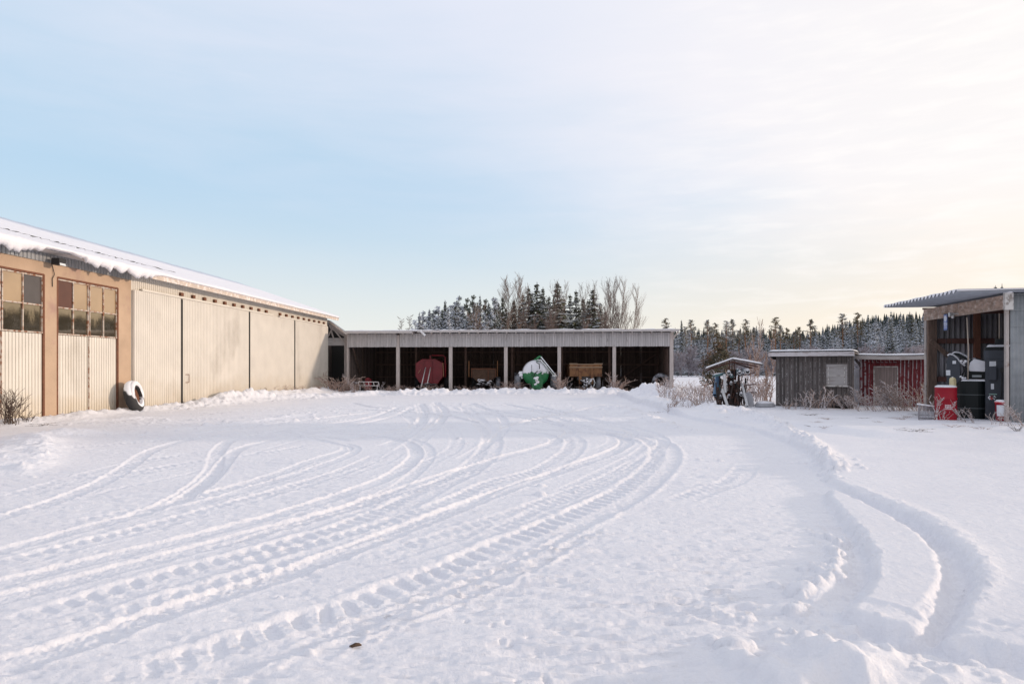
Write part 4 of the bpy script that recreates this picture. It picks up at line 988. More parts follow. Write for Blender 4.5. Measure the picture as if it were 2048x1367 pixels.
# ------------------------------------------------------------ grey hut
HZ0 = gh(10.4, 24.2)
def onsnow(px, Y): x = X_(px, Y); return (x, Y, gh(x, Y))
class Front:
    """a straight front seen obliquely: metres along it, and heights on it, under a pixel"""
    def __init__(s, px, Y, deg): s.O = (X_(px, Y), Y); s.a = math.radians(deg); s.c, s.s = math.cos(s.a), math.sin(s.a)
    def u(s, px, v=0.0):
        k = (px - CX) / F; ox, oy = s.O[0] - s.s * v, s.O[1] + s.c * v
        return (k * oy - ox) / (s.c - k * s.s)
    def Y(s, px, v=0.0): return s.O[1] + s.c * v + s.u(px, v) * s.s
    def z(s, px, py, v=0.0): return Z_(py, s.Y(px, v)) - s.z0
FG = Front(1552, 25.0, -30); ghz = 0.27; FG.z0 = ghz
hut = thing('grey_hut', 'small grey weathered board hut with a pale peeling hatch and frosty flat roof', 'hut', (*FG.O, ghz), FG.a)
WG = FG.u(1700); HG = FG.z(1640, 711)
mb = MB(); x = 0; random.seed(3)
while x < WG - 0.02:
    x2 = min(x + 0.152, WG); mb.box(x, x2 - 0.006, -0.03 - random.uniform(0, .01), 0, -0.2, HG); x += 0.155
mb.build('front_boards', HUTG, hut)
HUTS = mat('grey_hut_side', (0.11, 0.10, 0.095), 0.92, var=0.25, boards=(1, 0.155, 0.22, 0.05))
MB().box(0, WG, 0.004, 2.0, -0.3, HG).build('walls', HUTS, hut)
m_ = MB(); m_.box(WG - 0.02, WG + 0.10, -0.045, 0.06, -0.2, HG); m_.build('corner_board', HUTG, hut)
mb = MB(); 
for k in range(10): mb.bar((0.08 + k * 0.155 * 1.0, -0.045, -0.1), (0.08 + k * 0.155, -0.045, HG - 0.02 - 0.1 * (k % 3)), 0.012, 0.012)
mb.build('frosted_seams', mat('grey_frost_seam', (0.40, 0.38, 0.38), 0.9, color2=(0.13, 0.11, 0.11), c2scale=7, c2range=(0.48, 0.56)), hut)
hx0, hx1 = FG.u(1653), FG.u(1695); hz1, hz0 = FG.z(1675, 728), FG.z(1675, 770)
fr = MB(); fr.box(hx0 - 0.07, hx0, -0.09, -0.045, hz0 - 0.55, hz1 + 0.07); fr.box(hx0, hx1 + 0.04, -0.09, -0.045, hz1, hz1 + 0.07); fr.box(hx1, hx1 + 0.05, -0.09, -0.045, hz0 - 0.55, hz1)
hf = fr.build('hatch_frame', HUTG, hut)
MB().box(hx0, hx1, -0.075, -0.045, hz0, hz1).build('hatch', mat('peeling_hatch', (0.40, 0.38, 0.375), 0.9, color2=(0.28, 0.25, 0.24), c2scale=1.6, c2range=(0.50, 0.60), c2stretch=(1, 1, 7), bump=0.3), hf)
m_ = MB(); m_.box(hx0 + 0.06, hx1 - 0.08, -0.092, -0.077, hz0 + 0.33, hz0 + 0.355); m_.box(hx0 + 0.06, hx0 + 0.09, -0.095, -0.077, hz0 + 0.05, hz1 - 0.1); m_.box(hx1 - 0.10, hx1 - 0.07, -0.095, -0.077, hz0 + 0.05, hz1 - 0.1)
m_.build('hatch_battens', WHITEP, hf)
m_ = MB(); m_.box(hx0 - 0.02, hx1 + 0.02, -0.15, -0.06, hz0 - 0.05, hz0); m_.build('ledge', WHITEP, hf)
m_ = MB(); m_.box(hx0 + 0.05, hx1 - 0.0, -0.35, -0.06, 0.05, 0.12); m_.build('step', HUTG, hut)
rx0, rx1 = FG.u(1537, -.42), FG.u(1709, -.42); rz = FG.z(1620, 709, -.42)
MB().box(rx0, rx1, -0.42, 2.3, rz + 0.03, rz + 0.07).build('roof', HUTG, hut)
ROOFE = mat('frosted_fascia', (0.55, 0.52, 0.53), 0.9, color2=(0.30, 0.24, 0.22), c2scale=6, c2range=(0.50, 0.66), c2stretch=(0.5, 3, 3))
MB().box(rx0, rx1, -0.45, -0.42, rz - 0.05, rz + 0.10).build('fascia', ROOFE, hut)
m_ = MB(); m_.prism([(-0.42, rz + 0.02), (-0.42, rz - 0.03), (0.3, rz - 0.15), (2.2, rz - 0.15), (2.2, rz + 0.02)], rx0 + 0.02, rx0 + 0.05, 'x'); m_.build('side_board', HUTG, hut)
mb = MB(); x = rx0
CORR = mat('old_corrugated', (0.20, 0.20, 0.205), 0.6, metal=0.3, var=0.2)
def wavy(x0, x1, z, y0, y1, pitch, amp, m_=None):
    mb = MB(); n = int((x1 - x0) / pitch * 8); V = []
    for i in range(n + 1):
        x = x0 + (x1 - x0) * i / n; zz = z + amp * math.sin(2 * math.pi * i / 8)
        V += [(x, y0, zz), (x, y1, zz), (x, y0, zz + 0.008), (x, y1, zz + 0.008)]
    Fs = []
    for i in range(n):
        a = 4 * i; Fs += [(a, a + 4, a + 5, a + 1), (a + 2, a + 3, a + 7, a + 6), (a, a + 2, a + 6, a + 4)]
    mb.add(V, Fs); return mb
wavy(rx0, rx1, rz + 0.115, -0.47, 2.3, 0.075, 0.012).build('roof_sheet', CORR, hut)
snow_cap('roof_snow', hut, rx0 + 0.02, rx1 - 0.02, -0.46, 2.25, lambda x, y: rz + 0.135, 0.055, 60, 8, 0.02, 2, 0.0)

# ------------------------------------------------------------ red hut
FR = Front(1719, 25.6, -27); qz = 0.27; FR.z0 = qz
rh = thing('red_hut', 'low red board hut with frosty battens and a plain grey double door', 'hut', (*FR.O, qz), FR.a)
WR = FR.u(1885); HR = FR.z(1790, 716)
MB().box(0, WR, 0, 2.2, -0.3, HR).build('walls', HUTR, rh)
dx0, dx1 = FR.u(1749), FR.u(1794); dz = FR.z(1770, 732)
mb = MB(); x = 0.06; k = 0; random.seed(9)
while x < WR:
    if not (dx0 - 0.14 < x < dx1 + 0.10):
        z = -0.1
        while z < HR - 0.03:
            z2 = min(HR - 0.02, z + random.uniform(0.25, 1.1)); o_ = random.uniform(-0.012, 0.012)
            mb.bar((x + o_, -0.012, z), (x + random.uniform(-0.012, 0.012), -0.012, z2), 0.018 + 0.016 * random.random() + (0.03 if x < 0.3 else 0), 0.02, (0, 1, 0)); z = z2 + (0.06 if random.random() < 0.35 else -0.004)
    x += 0.128
mb.build('battens', FROSTW, rh)
mb = MB(); x = dx0 - 0.08
while x < dx1: 
    mb.box(x, x + 0.10, -0.02, -0.004, dz + 0.14, dz + 0.155); mb.box(x, x + 0.014, -0.02, -0.004, dz + 0.155, HR - 0.03); x += 0.14
mb.build('lintel_battens', FROSTW, rh)
MB().box(dx0 - 0.10, dx1 + 0.10, -0.03, -0.002, dz, dz + 0.10).build('door_head', HUTR, rh)
m_ = MB(); m_.box(dx0 - 0.035, dx0, -0.06, -0.002, -0.1, dz); m_.box(dx1, dx1 + 0.035, -0.06, -0.002, -0.1, dz); m_.box(dx0, dx1, -0.06, -0.002, dz - 0.035, dz); df = m_.build('door_frame', WHITEP, rh)
MB().box(dx0, dx1, -0.045, -0.003, -0.1, dz - 0.035).build('door', DOORW, rh)
ex0, ex1 = FR.u(1710, -.37), WR + 0.2; ez = FR.z(1780, 711.5, -.37)
def sag(x): return -0.035 * math.sin((x - ex0) / (ex1 - ex0) * math.pi)
m_ = MB()
for i in range(10):
    a_, b_ = ex0 + (ex1 - ex0) * i / 10, ex0 + (ex1 - ex0) * (i + 1) / 10
    m_.bar((a_, -0.37, ez - 0.03 + sag(a_)), (b_, -0.37, ez - 0.03 + sag(b_)), 0.03, 0.15)
m_.build('fascia', mat('pale_fascia', (0.46, 0.42, 0.40), 0.9, var=0.1, color2=(0.32, 0.27, 0.25), c2scale=5, c2range=(0.55, 0.7), c2stretch=(0.5, 3, 3)), rh)
MB().box(ex0, ex1, -0.34, 2.4, ez - 0.04, ez).build('roof', HUTG, rh)
w_ = wavy(ex0 - 0.02, ex1, ez + 0.045, -0.40, 2.4, 0.075, 0.012); w_.v = [(x, y, z + sag(x)) for x, y, z in w_.v]; w_.build('roof_sheet', CORR, rh)
snow_cap('roof_snow', rh, ex0, ex1, -0.40, 2.3, lambda x, y: ez + 0.06 + sag(x), 0.055, 60, 8, 0.02, 12, 0.0)
m_ = MB(); m_.bar((ex0 + 0.02, -0.30, ez - 0.1), (0.08, 0.1, ez - 0.45), 0.04, 0.08); m_.build('eave_strut', HUTG, rh)
m_ = MB(); m_.add([(-0.25, 1.2, -0.2), (0.0, 1.2, -0.2), (0.0, 1.2, HR - 0.35), (-0.25, 1.2, HR - 0.45), (-0.25, 1.24, -0.2), (0.0, 1.24, -0.2), (0.0, 1.24, HR - 0.35), (-0.25, 1.24, HR - 0.45)], [(0, 1, 2, 3), (7, 6, 5, 4), (0, 3, 7, 4), (3, 2, 6, 7)])
wb = m_.build('white_sheet', SNOW, None, at=(*FR.O, qz)); wb.rotation_euler = (0, 0, FR.a); tag(wb, 'pale frosted sheet standing in the gap between the grey hut and the red hut', 'sheet')

# ------------------------------------------------------------ fuel shelter on the right
# local frame: y runs along the open side away from the camera, x points into the shelter
GZ = 0.28
FS = Vector((12.93, 17.9)); FA = math.atan2(-(13.47 - 12.93), 4.3)
fs = thing('fuel_shelter', 'open sided fuel shelter with corrugated overhanging roof and grey sheet wall', 'shelter', (FS.x, FS.y, GZ), FA)
FD, FL_, FH = 3.2, 4.3, 3.30
COR = mat('corrugated_roof_zinc', (0.33, 0.35, 0.39), 0.6, metal=0.25, var=0.12)
def corr_wave(name, m, parent, f, n, ext, amp, th=0.006, seg=8):
    """sine sheet: f(t, e, w) gives a point for phase t, end e (0/1) and offset w"""
    mb = MB(); V = []
    for i in range(n * seg + 1):
        t = i / seg; w_ = amp * math.sin(2 * math.pi * t)
        V += [f(t, 0, w_), f(t, 1, w_), f(t, 0, w_ + th), f(t, 1, w_ + th)]
    Fs = []
    for i in range(n * seg):
        a = 4 * i; Fs += [(a, a + 4, a + 5, a + 1), (a + 2, a + 3, a + 7, a + 6), (a, a + 2, a + 6, a + 4), (a + 1, a + 5, a + 7, a + 3)]
    mb.add(V, Fs); return mb.build(name, m, parent, smooth=True)
y0, y1 = -0.30, FL_ - 0.02; nw = 21; pitch = (y1 - y0) / nw; OV = 1.30
rz0 = FH + 0.06
rf = corr_wave('roof', COR, fs, lambda t, e, w_: (-OV if e == 0 else FD + 0.4, y0 + t * pitch, rz0 + w_ + (0.0 if e == 0 else 0.02)), nw, 0, 0.036)
MB().box(-0.08, FD + 0.4, FL_ + 0.08, FL_ + 0.12, rz0 - .1, rz0 - .04).build('rear_purlin', BROWND, fs)
mb = MB()   # snow: strips lying in the troughs with rounded noses at the eave
V = []; Fs = []; seg = 8
for i in range(nw * seg + 1):
    t = i / seg; ph = math.sin(2 * math.pi * t); top = rz0 + 0.036 + 0.022 + 0.008 * math.sin(t * 1.3); bot = rz0 + 0.036 * ph + 0.008
    x_ = -OV - 0.015 - 0.02 * max(0, -ph)
    for xx, zz in ((x_, bot - 0.02 * max(0, -ph)), (x_ - 0.01, (bot + top) / 2), (x_ + 0.02, top), (FD + 0.4, top + 0.02)): V.append((xx, y0 + t * pitch, zz))
for i in range(nw * seg):
    for k in range(3): a = 4 * i + k; Fs.append((a, a + 1, a + 5, a + 4))
for i in (0, nw * seg): Fs.append((4 * i, 4 * i + 1, 4 * i + 2, 4 * i + 3))
mb.add(V, Fs); mb.build('roof_snow', SNOW, fs, smooth=True)
# timber frame
MB().box(-0.05, 0.02, -0.02, FL_ + 0.1, FH - 0.40, FH - 0.03).build('front_beam', mat('beam_timber', (0.36, 0.26, 0.21), 0.9, var=0.35, vscale=5, vstretch=(5, 1, 3), bump=0.6, bscale=14, color2=(0.48, 0.41, 0.37), c2scale=9, c2range=(0.5, 0.64)), fs)
MB().box(-0.06, 0.14, -0.12, -0.025, FH - 0.42, FH + 0.02).build('beam_end', WHITEP, fs)
MB().lathe([(0.10, 0), (0.11, 0.03), (0.06, 0.08), (0.01, 0.09)], 12, 'z', (0.04, -0.07, FH + 0.02)).build('beam_snow', SNOW, fs, smooth=True)
CP = mat('pale_corner_post', (0.40, 0.36, 0.34), 0.9, var=0.2, color2=(0.24, 0.18, 0.15), c2scale=6, c2range=(0.55, 0.7), vstretch=(4, 4, 0.5), bump=0.3)
MB().box(0.02, 0.09, -0.02, 0.08, -0.3, FH - 0.42).build('post', CP, fs)
MB().box(0.0, 0.26, FL_ - 0.12, FL_ + 0.0, -0.3, FH - 0.04).build('post', BROWND, fs)
MB().box(-0.03, 0.0, FL_ - 0.02, FL_ + 0.10, -0.3, FH - 0.04).build('post', CP, fs)
xm = 1.48
m_ = MB(); m_.box(xm - 0.09, xm + 0.09, FL_ - 0.12, FL_ - 0.02, 0, FH - 0.03); m_.build('post', mat('red_brown_post', (0.20, 0.085, 0.055), 0.9, var=0.3, vstretch=(4, 4, .5), bump=0.4), fs)
RB = mat('red_brown_rail', (0.12, 0.055, 0.045), 0.9, var=0.3, bump=0.3)
m_ = MB()
for z_ in (2.15, 0.92): m_.box(0.30, FD, FL_ - 0.10, FL_ - 0.03, z_, z_ + 0.16)
m_.box(0.2, FD, FL_ - 0.1, FL_ - 0.03, FH - 0.20, FH - 0.06)
m_.build('rails', RB, fs)
m_ = MB(); m_.bar((0.05, FL_ - 0.16, 2.25), (0.72, FL_ - 0.16, 1.62), 0.05, 0.14); m_.build('brace', BROWND, fs)
COR2 = mat('corrugated_wall_zinc', (0.29, 0.28, 0.30), 0.6, metal=0.2, var=0.15)
n_ = 20; corr_wave('far_wall', COR2, fs, lambda t, e, w_: (0.05 + t * (FD / n_), FL_ + 0.0 + w_, -0.2 if e == 0 else FH), n_, 0, 0.035)
n_ = 26; corr_wave('back_wall', COR2, fs, lambda t, e, w_: (FD + w_, t * (FL_ / n_), -0.2 if e == 0 else FH), n_, 0, 0.03)
m_ = MB(); m_.box(FD - 0.16, FD - 0.04, FL_ - 0.5, FL_ - 0.1, 0, FH); m_.box(FD - 0.14, FD - 0.05, 0, FL_, 2.2, 2.36); m_.build('back_frame', RB, fs)
nw_ = MB(); n_ = 30; 
corr_wave('near_wall', PANEL, fs, lambda t, e, w_: (0.11 + t * (FD - 0.11) / n_, -0.03 + w_, -0.3 if e == 0 else FH + 0.0), n_, 0, 0.010)
m_ = MB()
for z_ in np.arange(0.35, 3.3, 0.42): m_.box(0.12, FD, -0.052, -0.044, z_, z_ + 0.012)
m_.build('sheet_joints', mat('pale_joint', (0.26, 0.275, 0.29), 0.9), fs)
m_ = MB(); m_.tube([(0.12, 3.3, FH - 0.4), (0.12, 3.3, 1.5)], 0.008, 5); m_.tube([(0.30, 3.3, FH - 0.4), (0.30, 3.4, 1.5)], 0.006, 5); m_.build('cable', BLACK, fs)
# lamp and sign on the beam
def FW(px, py, Y):
    v = Matrix.Rotation(-FA, 3, 'Z') @ Vector((X_(px, Y) - FS.x, Y - FS.y, Z_(py, Y) - GZ)); return v
def beamy(px):
    lo, hi = 0.0, FL_
    for _ in range(40):
        m = (lo + hi) / 2; p = Matrix.Rotation(FA, 3, 'Z') @ Vector((-0.05, m, 0)); x = (p.x + FS.x) / (p.y + FS.y) * F + CX
        if x > px: lo = m
        else: hi = m
    return m
by = beamy(1911)
lp = MB(); lp.bar((-0.05, by - 0.18, FH - 0.33), (-0.14, by - 0.02, FH - 0.34), 0.02, 0.02); lp.box(-0.22, -0.10, by - 0.04, by + 0.06, FH - 0.40, FH - 0.29)
lpo = lp.build('lamp', ZINC, fs); lpo.rotation_euler = (0, 0, 0)
MB().add([(-0.225, by - 0.04, FH - 0.40), (-0.225, by + 0.06, FH - 0.40), (-0.225, by + 0.06, FH - 0.29), (-0.225, by - 0.04, FH - 0.29), (-0.22, by - 0.04, FH - 0.29), (-0.22, by + 0.06, FH - 0.29)], [(0, 1, 2, 3), (3, 2, 5, 4)]).build('lamp_glass', mat('lamp_glass', (0, 0, 0)), lpo)
MB().lathe([(0.02, 0), (0.04, 0.03), (0.03, 0.08)], 12, 'z', (-0.15, by - 0.05, FH - 0.47)).build('sensor', mat('white_plastic', (0.6, 0.6, 0.6), 0.5), lpo)
by = beamy(1893)
sg = MB(); sg.box(-0.075, -0.055, by - 0.12, by + 0.12, FH - 0.80, FH - 0.28); so = sg.build('sign_board', mat('sign_dark_edge', (0.03, 0.04, 0.07), 0.5), fs)
MB().box(-0.082, -0.076, by - 0.10, by + 0.10, FH - 0.78, FH - 0.31).build('sign_face', mat('sign_blue', (0.16, 0.22, 0.48), 0.5, color2=(0.5, 0.55, 0.72), c2scale=7, c2range=(0.5, 0.6)), so)
m_ = MB()
m_.lathe([(0.085, -0.001), (0.085, 0.002)], 20, 'x', (-0.085, by, FH - 0.43))
for k, z_ in enumerate((0.57, 0.63, 0.69)):
    for j in range(5): m_.box(-0.086, -0.083, by - 0.085 + j * 0.035, by - 0.06 + j * 0.035 - 0.01 * ((j + k) % 2), FH - z_ - 0.03, FH - z_)
m_.build('sign_marks', mat('sign_white', (0.65, 0.7, 0.8), 0.5), so)

# fuel tanks and barrels under the roof
TG = mat('dark_grey_tank', (0.040, 0.045, 0.057), 0.55, spec=0.3, var=0.12, bump=0.05)
TK = mat('black_green_tank', (0.006, 0.009, 0.010), 0.5, spec=0.25)
PAPER = mat('white_label', (0.62, 0.64, 0.68), 0.7); INK = mat('label_ink', (0.05, 0.05, 0.06), 0.7)
YT = 18.9
tcx = X_(1993, YT); FACE = -math.atan((1993 - CX) / F); CF = math.cos(FACE)
tw = thing('tall_fuel_tank', 'tall dark grey plastic fuel tank with white labels and hazard diamonds beside corner post', 'fuel tank', (tcx, YT, gh(tcx, YT) - 0.02), FACE)
def TX(px): return (px - 1993) / F * YT * CF
z0_ = tw.location.z
def TZ(py): return Z_(py, YT - 0.3) - z0_
xl = TX(1970)
def round_rect(x0, x1, y0, y1, r, n=5):
    o = []
    for cx_, cy_, a0 in ((x1 - r, y1 - r, 0), (x0 + r, y1 - r, 90), (x0 + r, y0 + r, 180), (x1 - r, y0 + r, 270)):
        for k in range(n + 1): a = math.radians(a0 + 90 * k / n); o.append((cx_ + r * math.cos(a), cy_ + r * math.sin(a)))
    return o
zt_ = TZ(722)
MB().prism(round_rect(xl, 0.55, -0.35, 0.6, 0.09), 0.0, zt_, 'z').build('body', TG, tw)
m_ = MB(); m_.prism(round_rect(xl - 0.02, 0.57, -0.37, 0.62, 0.10), zt_, zt_ + 0.07, 'z'); m_.prism(round_rect(xl - 0.03, 0.58, -0.38, 0.63, 0.10), zt_ + 0.074, TZ(700), 'z'); m_.build('collar', TG, tw)
m_ = MB(); a_ = TZ(700); m_.prism(round_rect(xl + 0.0, 0.55, -0.34, 0.6, 0.1), a_ + 0.002, a_ + 0.09, 'z'); m_.prism(round_rect(xl + 0.22, 0.45, -0.2, 0.5, 0.06), a_ + 0.09, a_ + 0.32, 'z'); ld_ = m_.build('lid', TK, tw)
snow_cap('lid_snow', tw, xl + 0.03, 0.5, -0.33, 0.5, lambda x, y: a_ + 0.09, 0.06, 24, 12, 0.02, 8, 0)
m_ = MB(); m_.box(TX(1978), TX(1994), -0.46, -0.352, TZ(760), TZ(733)); m_.build('pump_cover', mat('dark_grey_tank', (0, 0, 0)), tw, bevel=0.02)
m_ = MB()
for (a, b, c, d) in ((1979, 1992, 719, 732), (1982, 1988, 767, 778)): m_.box(TX(a), TX(b), -0.359, -0.352, TZ(d), TZ(c))
lb = m_
for (a, b, c, d) in ((1979, 1992, 719, 732), (1982, 1988, 767, 778)):
    q = MB(); q.box(TX(a), TX(b), -0.359, -0.352, TZ(d), TZ(c)); qo = q.build('paper_label', PAPER, tw)
    q = MB(); n_ = 4
    for k in range(n_):
        zz = TZ(d) + (TZ(c) - TZ(d)) * (0.2 + 0.6 * k / n_); q.box(TX(a) + 0.015, TX(b) - 0.015 - 0.02 * (k % 2), -0.3605, -0.3595, zz, zz + 0.006)
    q.build('print', mat('faint_print', (0.35, 0.36, 0.40), 0.7), qo)
MB().box(TX(1978), TX(1994), -0.359, -0.352, TZ(789), TZ(787)).build('name_strip', mat('green_strip', (0.25, 0.38, 0.34), 0.7), tw)
for cx_, cl in ((1979.5, PAPER), (1983.5, mat('hazard_red', (0.55, 0.06, 0.06), 0.6)), (1989, PAPER)):
    xc = TX(cx_); zc = TZ(795); m_ = MB(); m_.prism([(xc - 0.045, zc), (xc, zc - 0.065), (xc + 0.045, zc), (xc, zc + 0.065)], -0.358 - 0.001 * (cx_ - 1979), -0.352); dm_ = m_.build('hazard_diamond', cl, tw)
    MB().prism([(xc - 0.012, zc), (xc, zc - 0.025), (xc + 0.012, zc), (xc, zc + 0.03)], -0.3605 - 0.001 * (cx_ - 1979), -0.3590 - 0.001 * (cx_ - 1979)).build('symbol', INK, dm_)
m_ = MB(); xh = TX(2004); m_.box(xh - 0.04, xh + 0.04, -0.40, -0.352, TZ(744), TZ(735)); m_.tube([(xh, -0.39, TZ(744)), (xh - 0.02, -0.39, TZ(790)), (xh - 0.05, -0.38, TZ(800)), (xh - 0.25, -0.38, TZ(792))], 0.012, 6); m_.build('nozzle_hose', BLACK, tw)
m_ = MB(); m_.tube([(xh - 0.06, 0.0, a_ + 0.3), (xh - 0.06, 0.0, TZ(625))], 0.014, 6); m_.build('vent_pipe', mat('pale_rod', (0.4, 0.33, 0.27), 0.7), tw)

YB = 19.3
tb = thing('wide_fuel_tank', 'wide black fuel tank with snowy hood and pump cabinet behind the red barrel', 'fuel tank', (X_(1940, YB), YB, gh(X_(1940, YB), YB) - 0.02), -math.atan((1940 - CX) / F))
bx, bz = tb.location.x, tb.location.z
def BX(px, dy=0.0): return (px - 1940) / F * YB * math.cos(math.atan((1940 - CX) / F))
def BZ(py, dy=0.0): return Z_(py, YB + dy) - bz
MB().prism(round_rect(BX(1908, 0), BX(1974, 0), -0.35, 1.2, 0.28, 6), 0, BZ(762, -.3), 'z').build('body', TK, tb, smooth=False)
m_ = MB()
for py in (789, 816): m_.prism(round_rect(BX(1907.6), BX(1974.4), -0.355, 1.2, 0.28, 6), BZ(py + 0.8, -.3), BZ(py - 0.8, -.3), 'z')
m_.build('hoop', mat('dull_hoop', (0.06, 0.07, 0.075), 0.5), tb)
snow_cap('deck_snow', tb, BX(1922, -.3), BX(1973, -.3), -0.34, 0.1, lambda x, y: BZ(762, -.3), 0.05, 24, 8, 0.02, 4, 0)
# pump cabinet with a rounded top on the left
hood = [(BX(1893), BZ(765)), (BX(1893), BZ(722)), (BX(1895), BZ(713)), (BX(1899), BZ(710)), (BX(1907), BZ(712)), (BX(1914), BZ(718)), (BX(1920), BZ(726)), (BX(1921), BZ(762)), (BX(1910), BZ(768))]
MB().prism(hood, -0.28, 0.3).build('pump_cabinet', TG, tb, bevel=0.01)
hc = MB(); hc.tube([(x_, -0.0, z_ + 0.03) for x_, z_ in hood[2:7]] + [(BX(1930), 0.0, BZ(731))], 0.032, 8); hc.v = [(x, y * 8, z) for x, y, z in hc.v]; hc.build('cabinet_snow', SNOW, tb, smooth=True)
lidp = [(BX(1903), BZ(709)), (BX(1909), BZ(705)), (BX(1918), BZ(706)), (BX(1932), BZ(713)), (BX(1940), BZ(722)), (BX(1940), BZ(727)), (BX(1928), BZ(718)), (BX(1914), BZ(711))]
MB().prism(lidp, 0.05, 1.0).build('raised_lid', TK, tb)
ls = MB(); ls.tube([(x_, 0.5, z_ + 0.015) for x_, z_ in lidp[:5]], 0.04, 8); ls.v = [(x, 0.5 + (y - 0.5) * 12, z) for x, y, z in ls.v]; ls.build('lid_snow', SNOW, tb, smooth=True)
# sloping dome behind, snow on it
dp = [(BX(1935), BZ(757)), (BX(1936), BZ(728)), (BX(1941), BZ(719)), (BX(1950), BZ(716)), (BX(1974), BZ(722)), (BX(1976), BZ(757))]
m_ = MB(); n_ = len(dp); V = [(x, 0.02, z) for x, z in dp] + [(x + 0.05, 1.15, z + 0.02) for x, z in dp]
m_.add(V, [tuple(range(n_)), tuple(range(n_, 2 * n_))[::-1]] + [(i, n_ + i, n_ + (i + 1) % n_, (i + 1) % n_) for i in range(n_)]); m_.build('dome', TK, tb)
m_ = MB(); sp2 = [(BX(1938), BZ(742)), (BX(1937), BZ(735)), (BX(1940), BZ(725)), (BX(1948), BZ(717)), (BX(1974), BZ(723)), (BX(1974), BZ(743))]
V = [(x, -0.03 - 0.02 * (k in (0, 5)), z) for k, (x, z) in enumerate(sp2)] + [(x, 1.1, z + 0.05) for x, z in sp2]; n_ = 6
m_.add(V, [tuple(range(n_)), tuple(range(n_, 2 * n_))[::-1]] + [(i, n_ + i, n_ + (i + 1) % n_, (i + 1) % n_) for i in range(n_)]); m_.build('dome_snow', SNOW, tb, bevel=0.02)
MB().box(BX(1944, -.03), BX(1963, -.03), -0.02, 0.016, BZ(754), BZ(749.5)).build('name_plate', mat('pale_plate', (0.30, 0.32, 0.33), 0.6), tb)
for a, b, c, d in ((1905, 1912, 721, 727), (1892, 1900.5, 740, 750.5)):
    q = MB(); q.box(BX(a, -.29), BX(b, -.29), -0.289, -0.282, BZ(d, -.29), BZ(c, -.29)); qo = q.build('paper_label', PAPER, tb)
    q = MB()
    for k in range(3):
        zz = BZ(d, -.29) + (BZ(c, -.29) - BZ(d, -.29)) * (0.22 + 0.6 * k / 3); q.box(BX(a, -.29) + 0.01, BX(b, -.29) - 0.012 - 0.01 * (k % 2), -0.2905, -0.2895, zz, zz + 0.005)
    q.build('print', mat('faint_print', (0, 0, 0)), qo)
m_ = MB(); m_.tube([(BX(1926), -0.1, BZ(724)), (BX(1928), -0.2, BZ(742)), (BX(1922), -0.2, BZ(756)), (BX(1932), -0.2, BZ(758)), (BX(1934), -0.15, BZ(735))], 0.022, 7); m_.build('filler_hose', BLACK, tb, smooth=True)
m_ = MB()
for k in range(8): m_.lathe([(0.01, 0), (0.045, 0.02), (0.03, 0.06)], 7, 'z', (BX(1921 + 1.5 * k), -0.22 + random.uniform(-.05, .05), BZ(random.choice((724, 727, 758, 755)))))
m_.build('hose_snow', SNOW, tb, smooth=True)
m_ = MB(); m_.tube([(BX(1934, -.5), -0.5, BZ(636)), (BX(1937, -.5), -0.5, BZ(700)), (BX(1936, -.4), -0.4, BZ(759))], 0.016, 6); fh = m_.build('hanging_hose', mat('pale_rod', (0, 0, 0)), None, at=tuple(tb.location), smooth=True); fh.rotation_euler = tb.rotation_euler
tag(fh, 'thin pale pipe hanging from the shelter beam down to the wide black tank', 'pipe')

YD = 18.75
dc = onsnow(1891.5, YD)
rd = thing('red_barrel', 'bright red steel barrel with snowy lid at the open side of the fuel shelter', 'barrel', (dc[0], YD, dc[2] - 0.05), -0.56)
RBR = 0.262; HB = Z_(774, YD) - rd.location.z
DRUM = mat('bright_red_drum', (0.27, 0.004, 0.016), 0.5, var=0.06, spec=0.3)
pr = [(RBR - 0.01, 0), (RBR + 0.004, 0.015), (RBR, 0.03)]
for f_ in (1 / 3, 2 / 3): pr += [(RBR, HB * f_ - 0.03), (RBR + 0.020, HB * f_), (RBR, HB * f_ + 0.03)]
pr += [(RBR, HB - 0.03), (RBR + 0.008, HB - 0.012), (RBR - 0.004, HB), (RBR - 0.02, HB - 0.015), (0.01, HB - 0.015)]
MB().lathe(pr, 40, 'z').build('drum', DRUM, rd, smooth=True)
MB().lathe([(RBR - 0.01, HB - 0.014), (RBR, HB + 0.025), (RBR - 0.06, HB + 0.055), (0.1, HB + 0.06), (0.005, HB + 0.055)], 32, 'z').build('lid_snow', SNOW, rd, smooth=True)
m_ = MB()
for r_, zc in enumerate((0.47, 0.42, 0.37, 0.33)):
    x = -0.02
    while x < (0.09, 0.17, 0.15, 0.17)[r_]:
        wd = random.uniform(0.014, 0.03); a0 = math.asin(max(-.9, min(.9, x / RBR))); a1 = math.asin(min(.95, (x + wd) / RBR)); R2 = RBR + 0.003
        hh = 0.032 if r_ != 1 else 0.036
        m_.add([(R2 * math.sin(a0), -R2 * math.cos(a0), HB * zc), (R2 * math.sin(a1), -R2 * math.cos(a1), HB * zc), (R2 * math.sin(a1), -R2 * math.cos(a1), HB * zc + hh), (R2 * math.sin(a0), -R2 * math.cos(a0), HB * zc + hh)], [(0, 1, 2, 3)]); x += wd + 0.008
pm = m_.build('stencil_print', mat('white_print', (0.62, 0.5, 0.52), 0.7), rd)
cx_ = X_(1905.5, YD) ; cz = rd.location.z + HB + 0.03
cn = thing('canister', 'yellowish plastic canister standing on the snowy lid of the red barrel', 'canister', (cx_, YD, cz), 0.5)
MB().prism(round_rect(-0.075, 0.075, -0.06, 0.06, 0.02), 0, 0.15, 'z').build('body', mat('yellowed_plastic', (0.50, 0.43, 0.25), 0.5), cn, bevel=0.008)
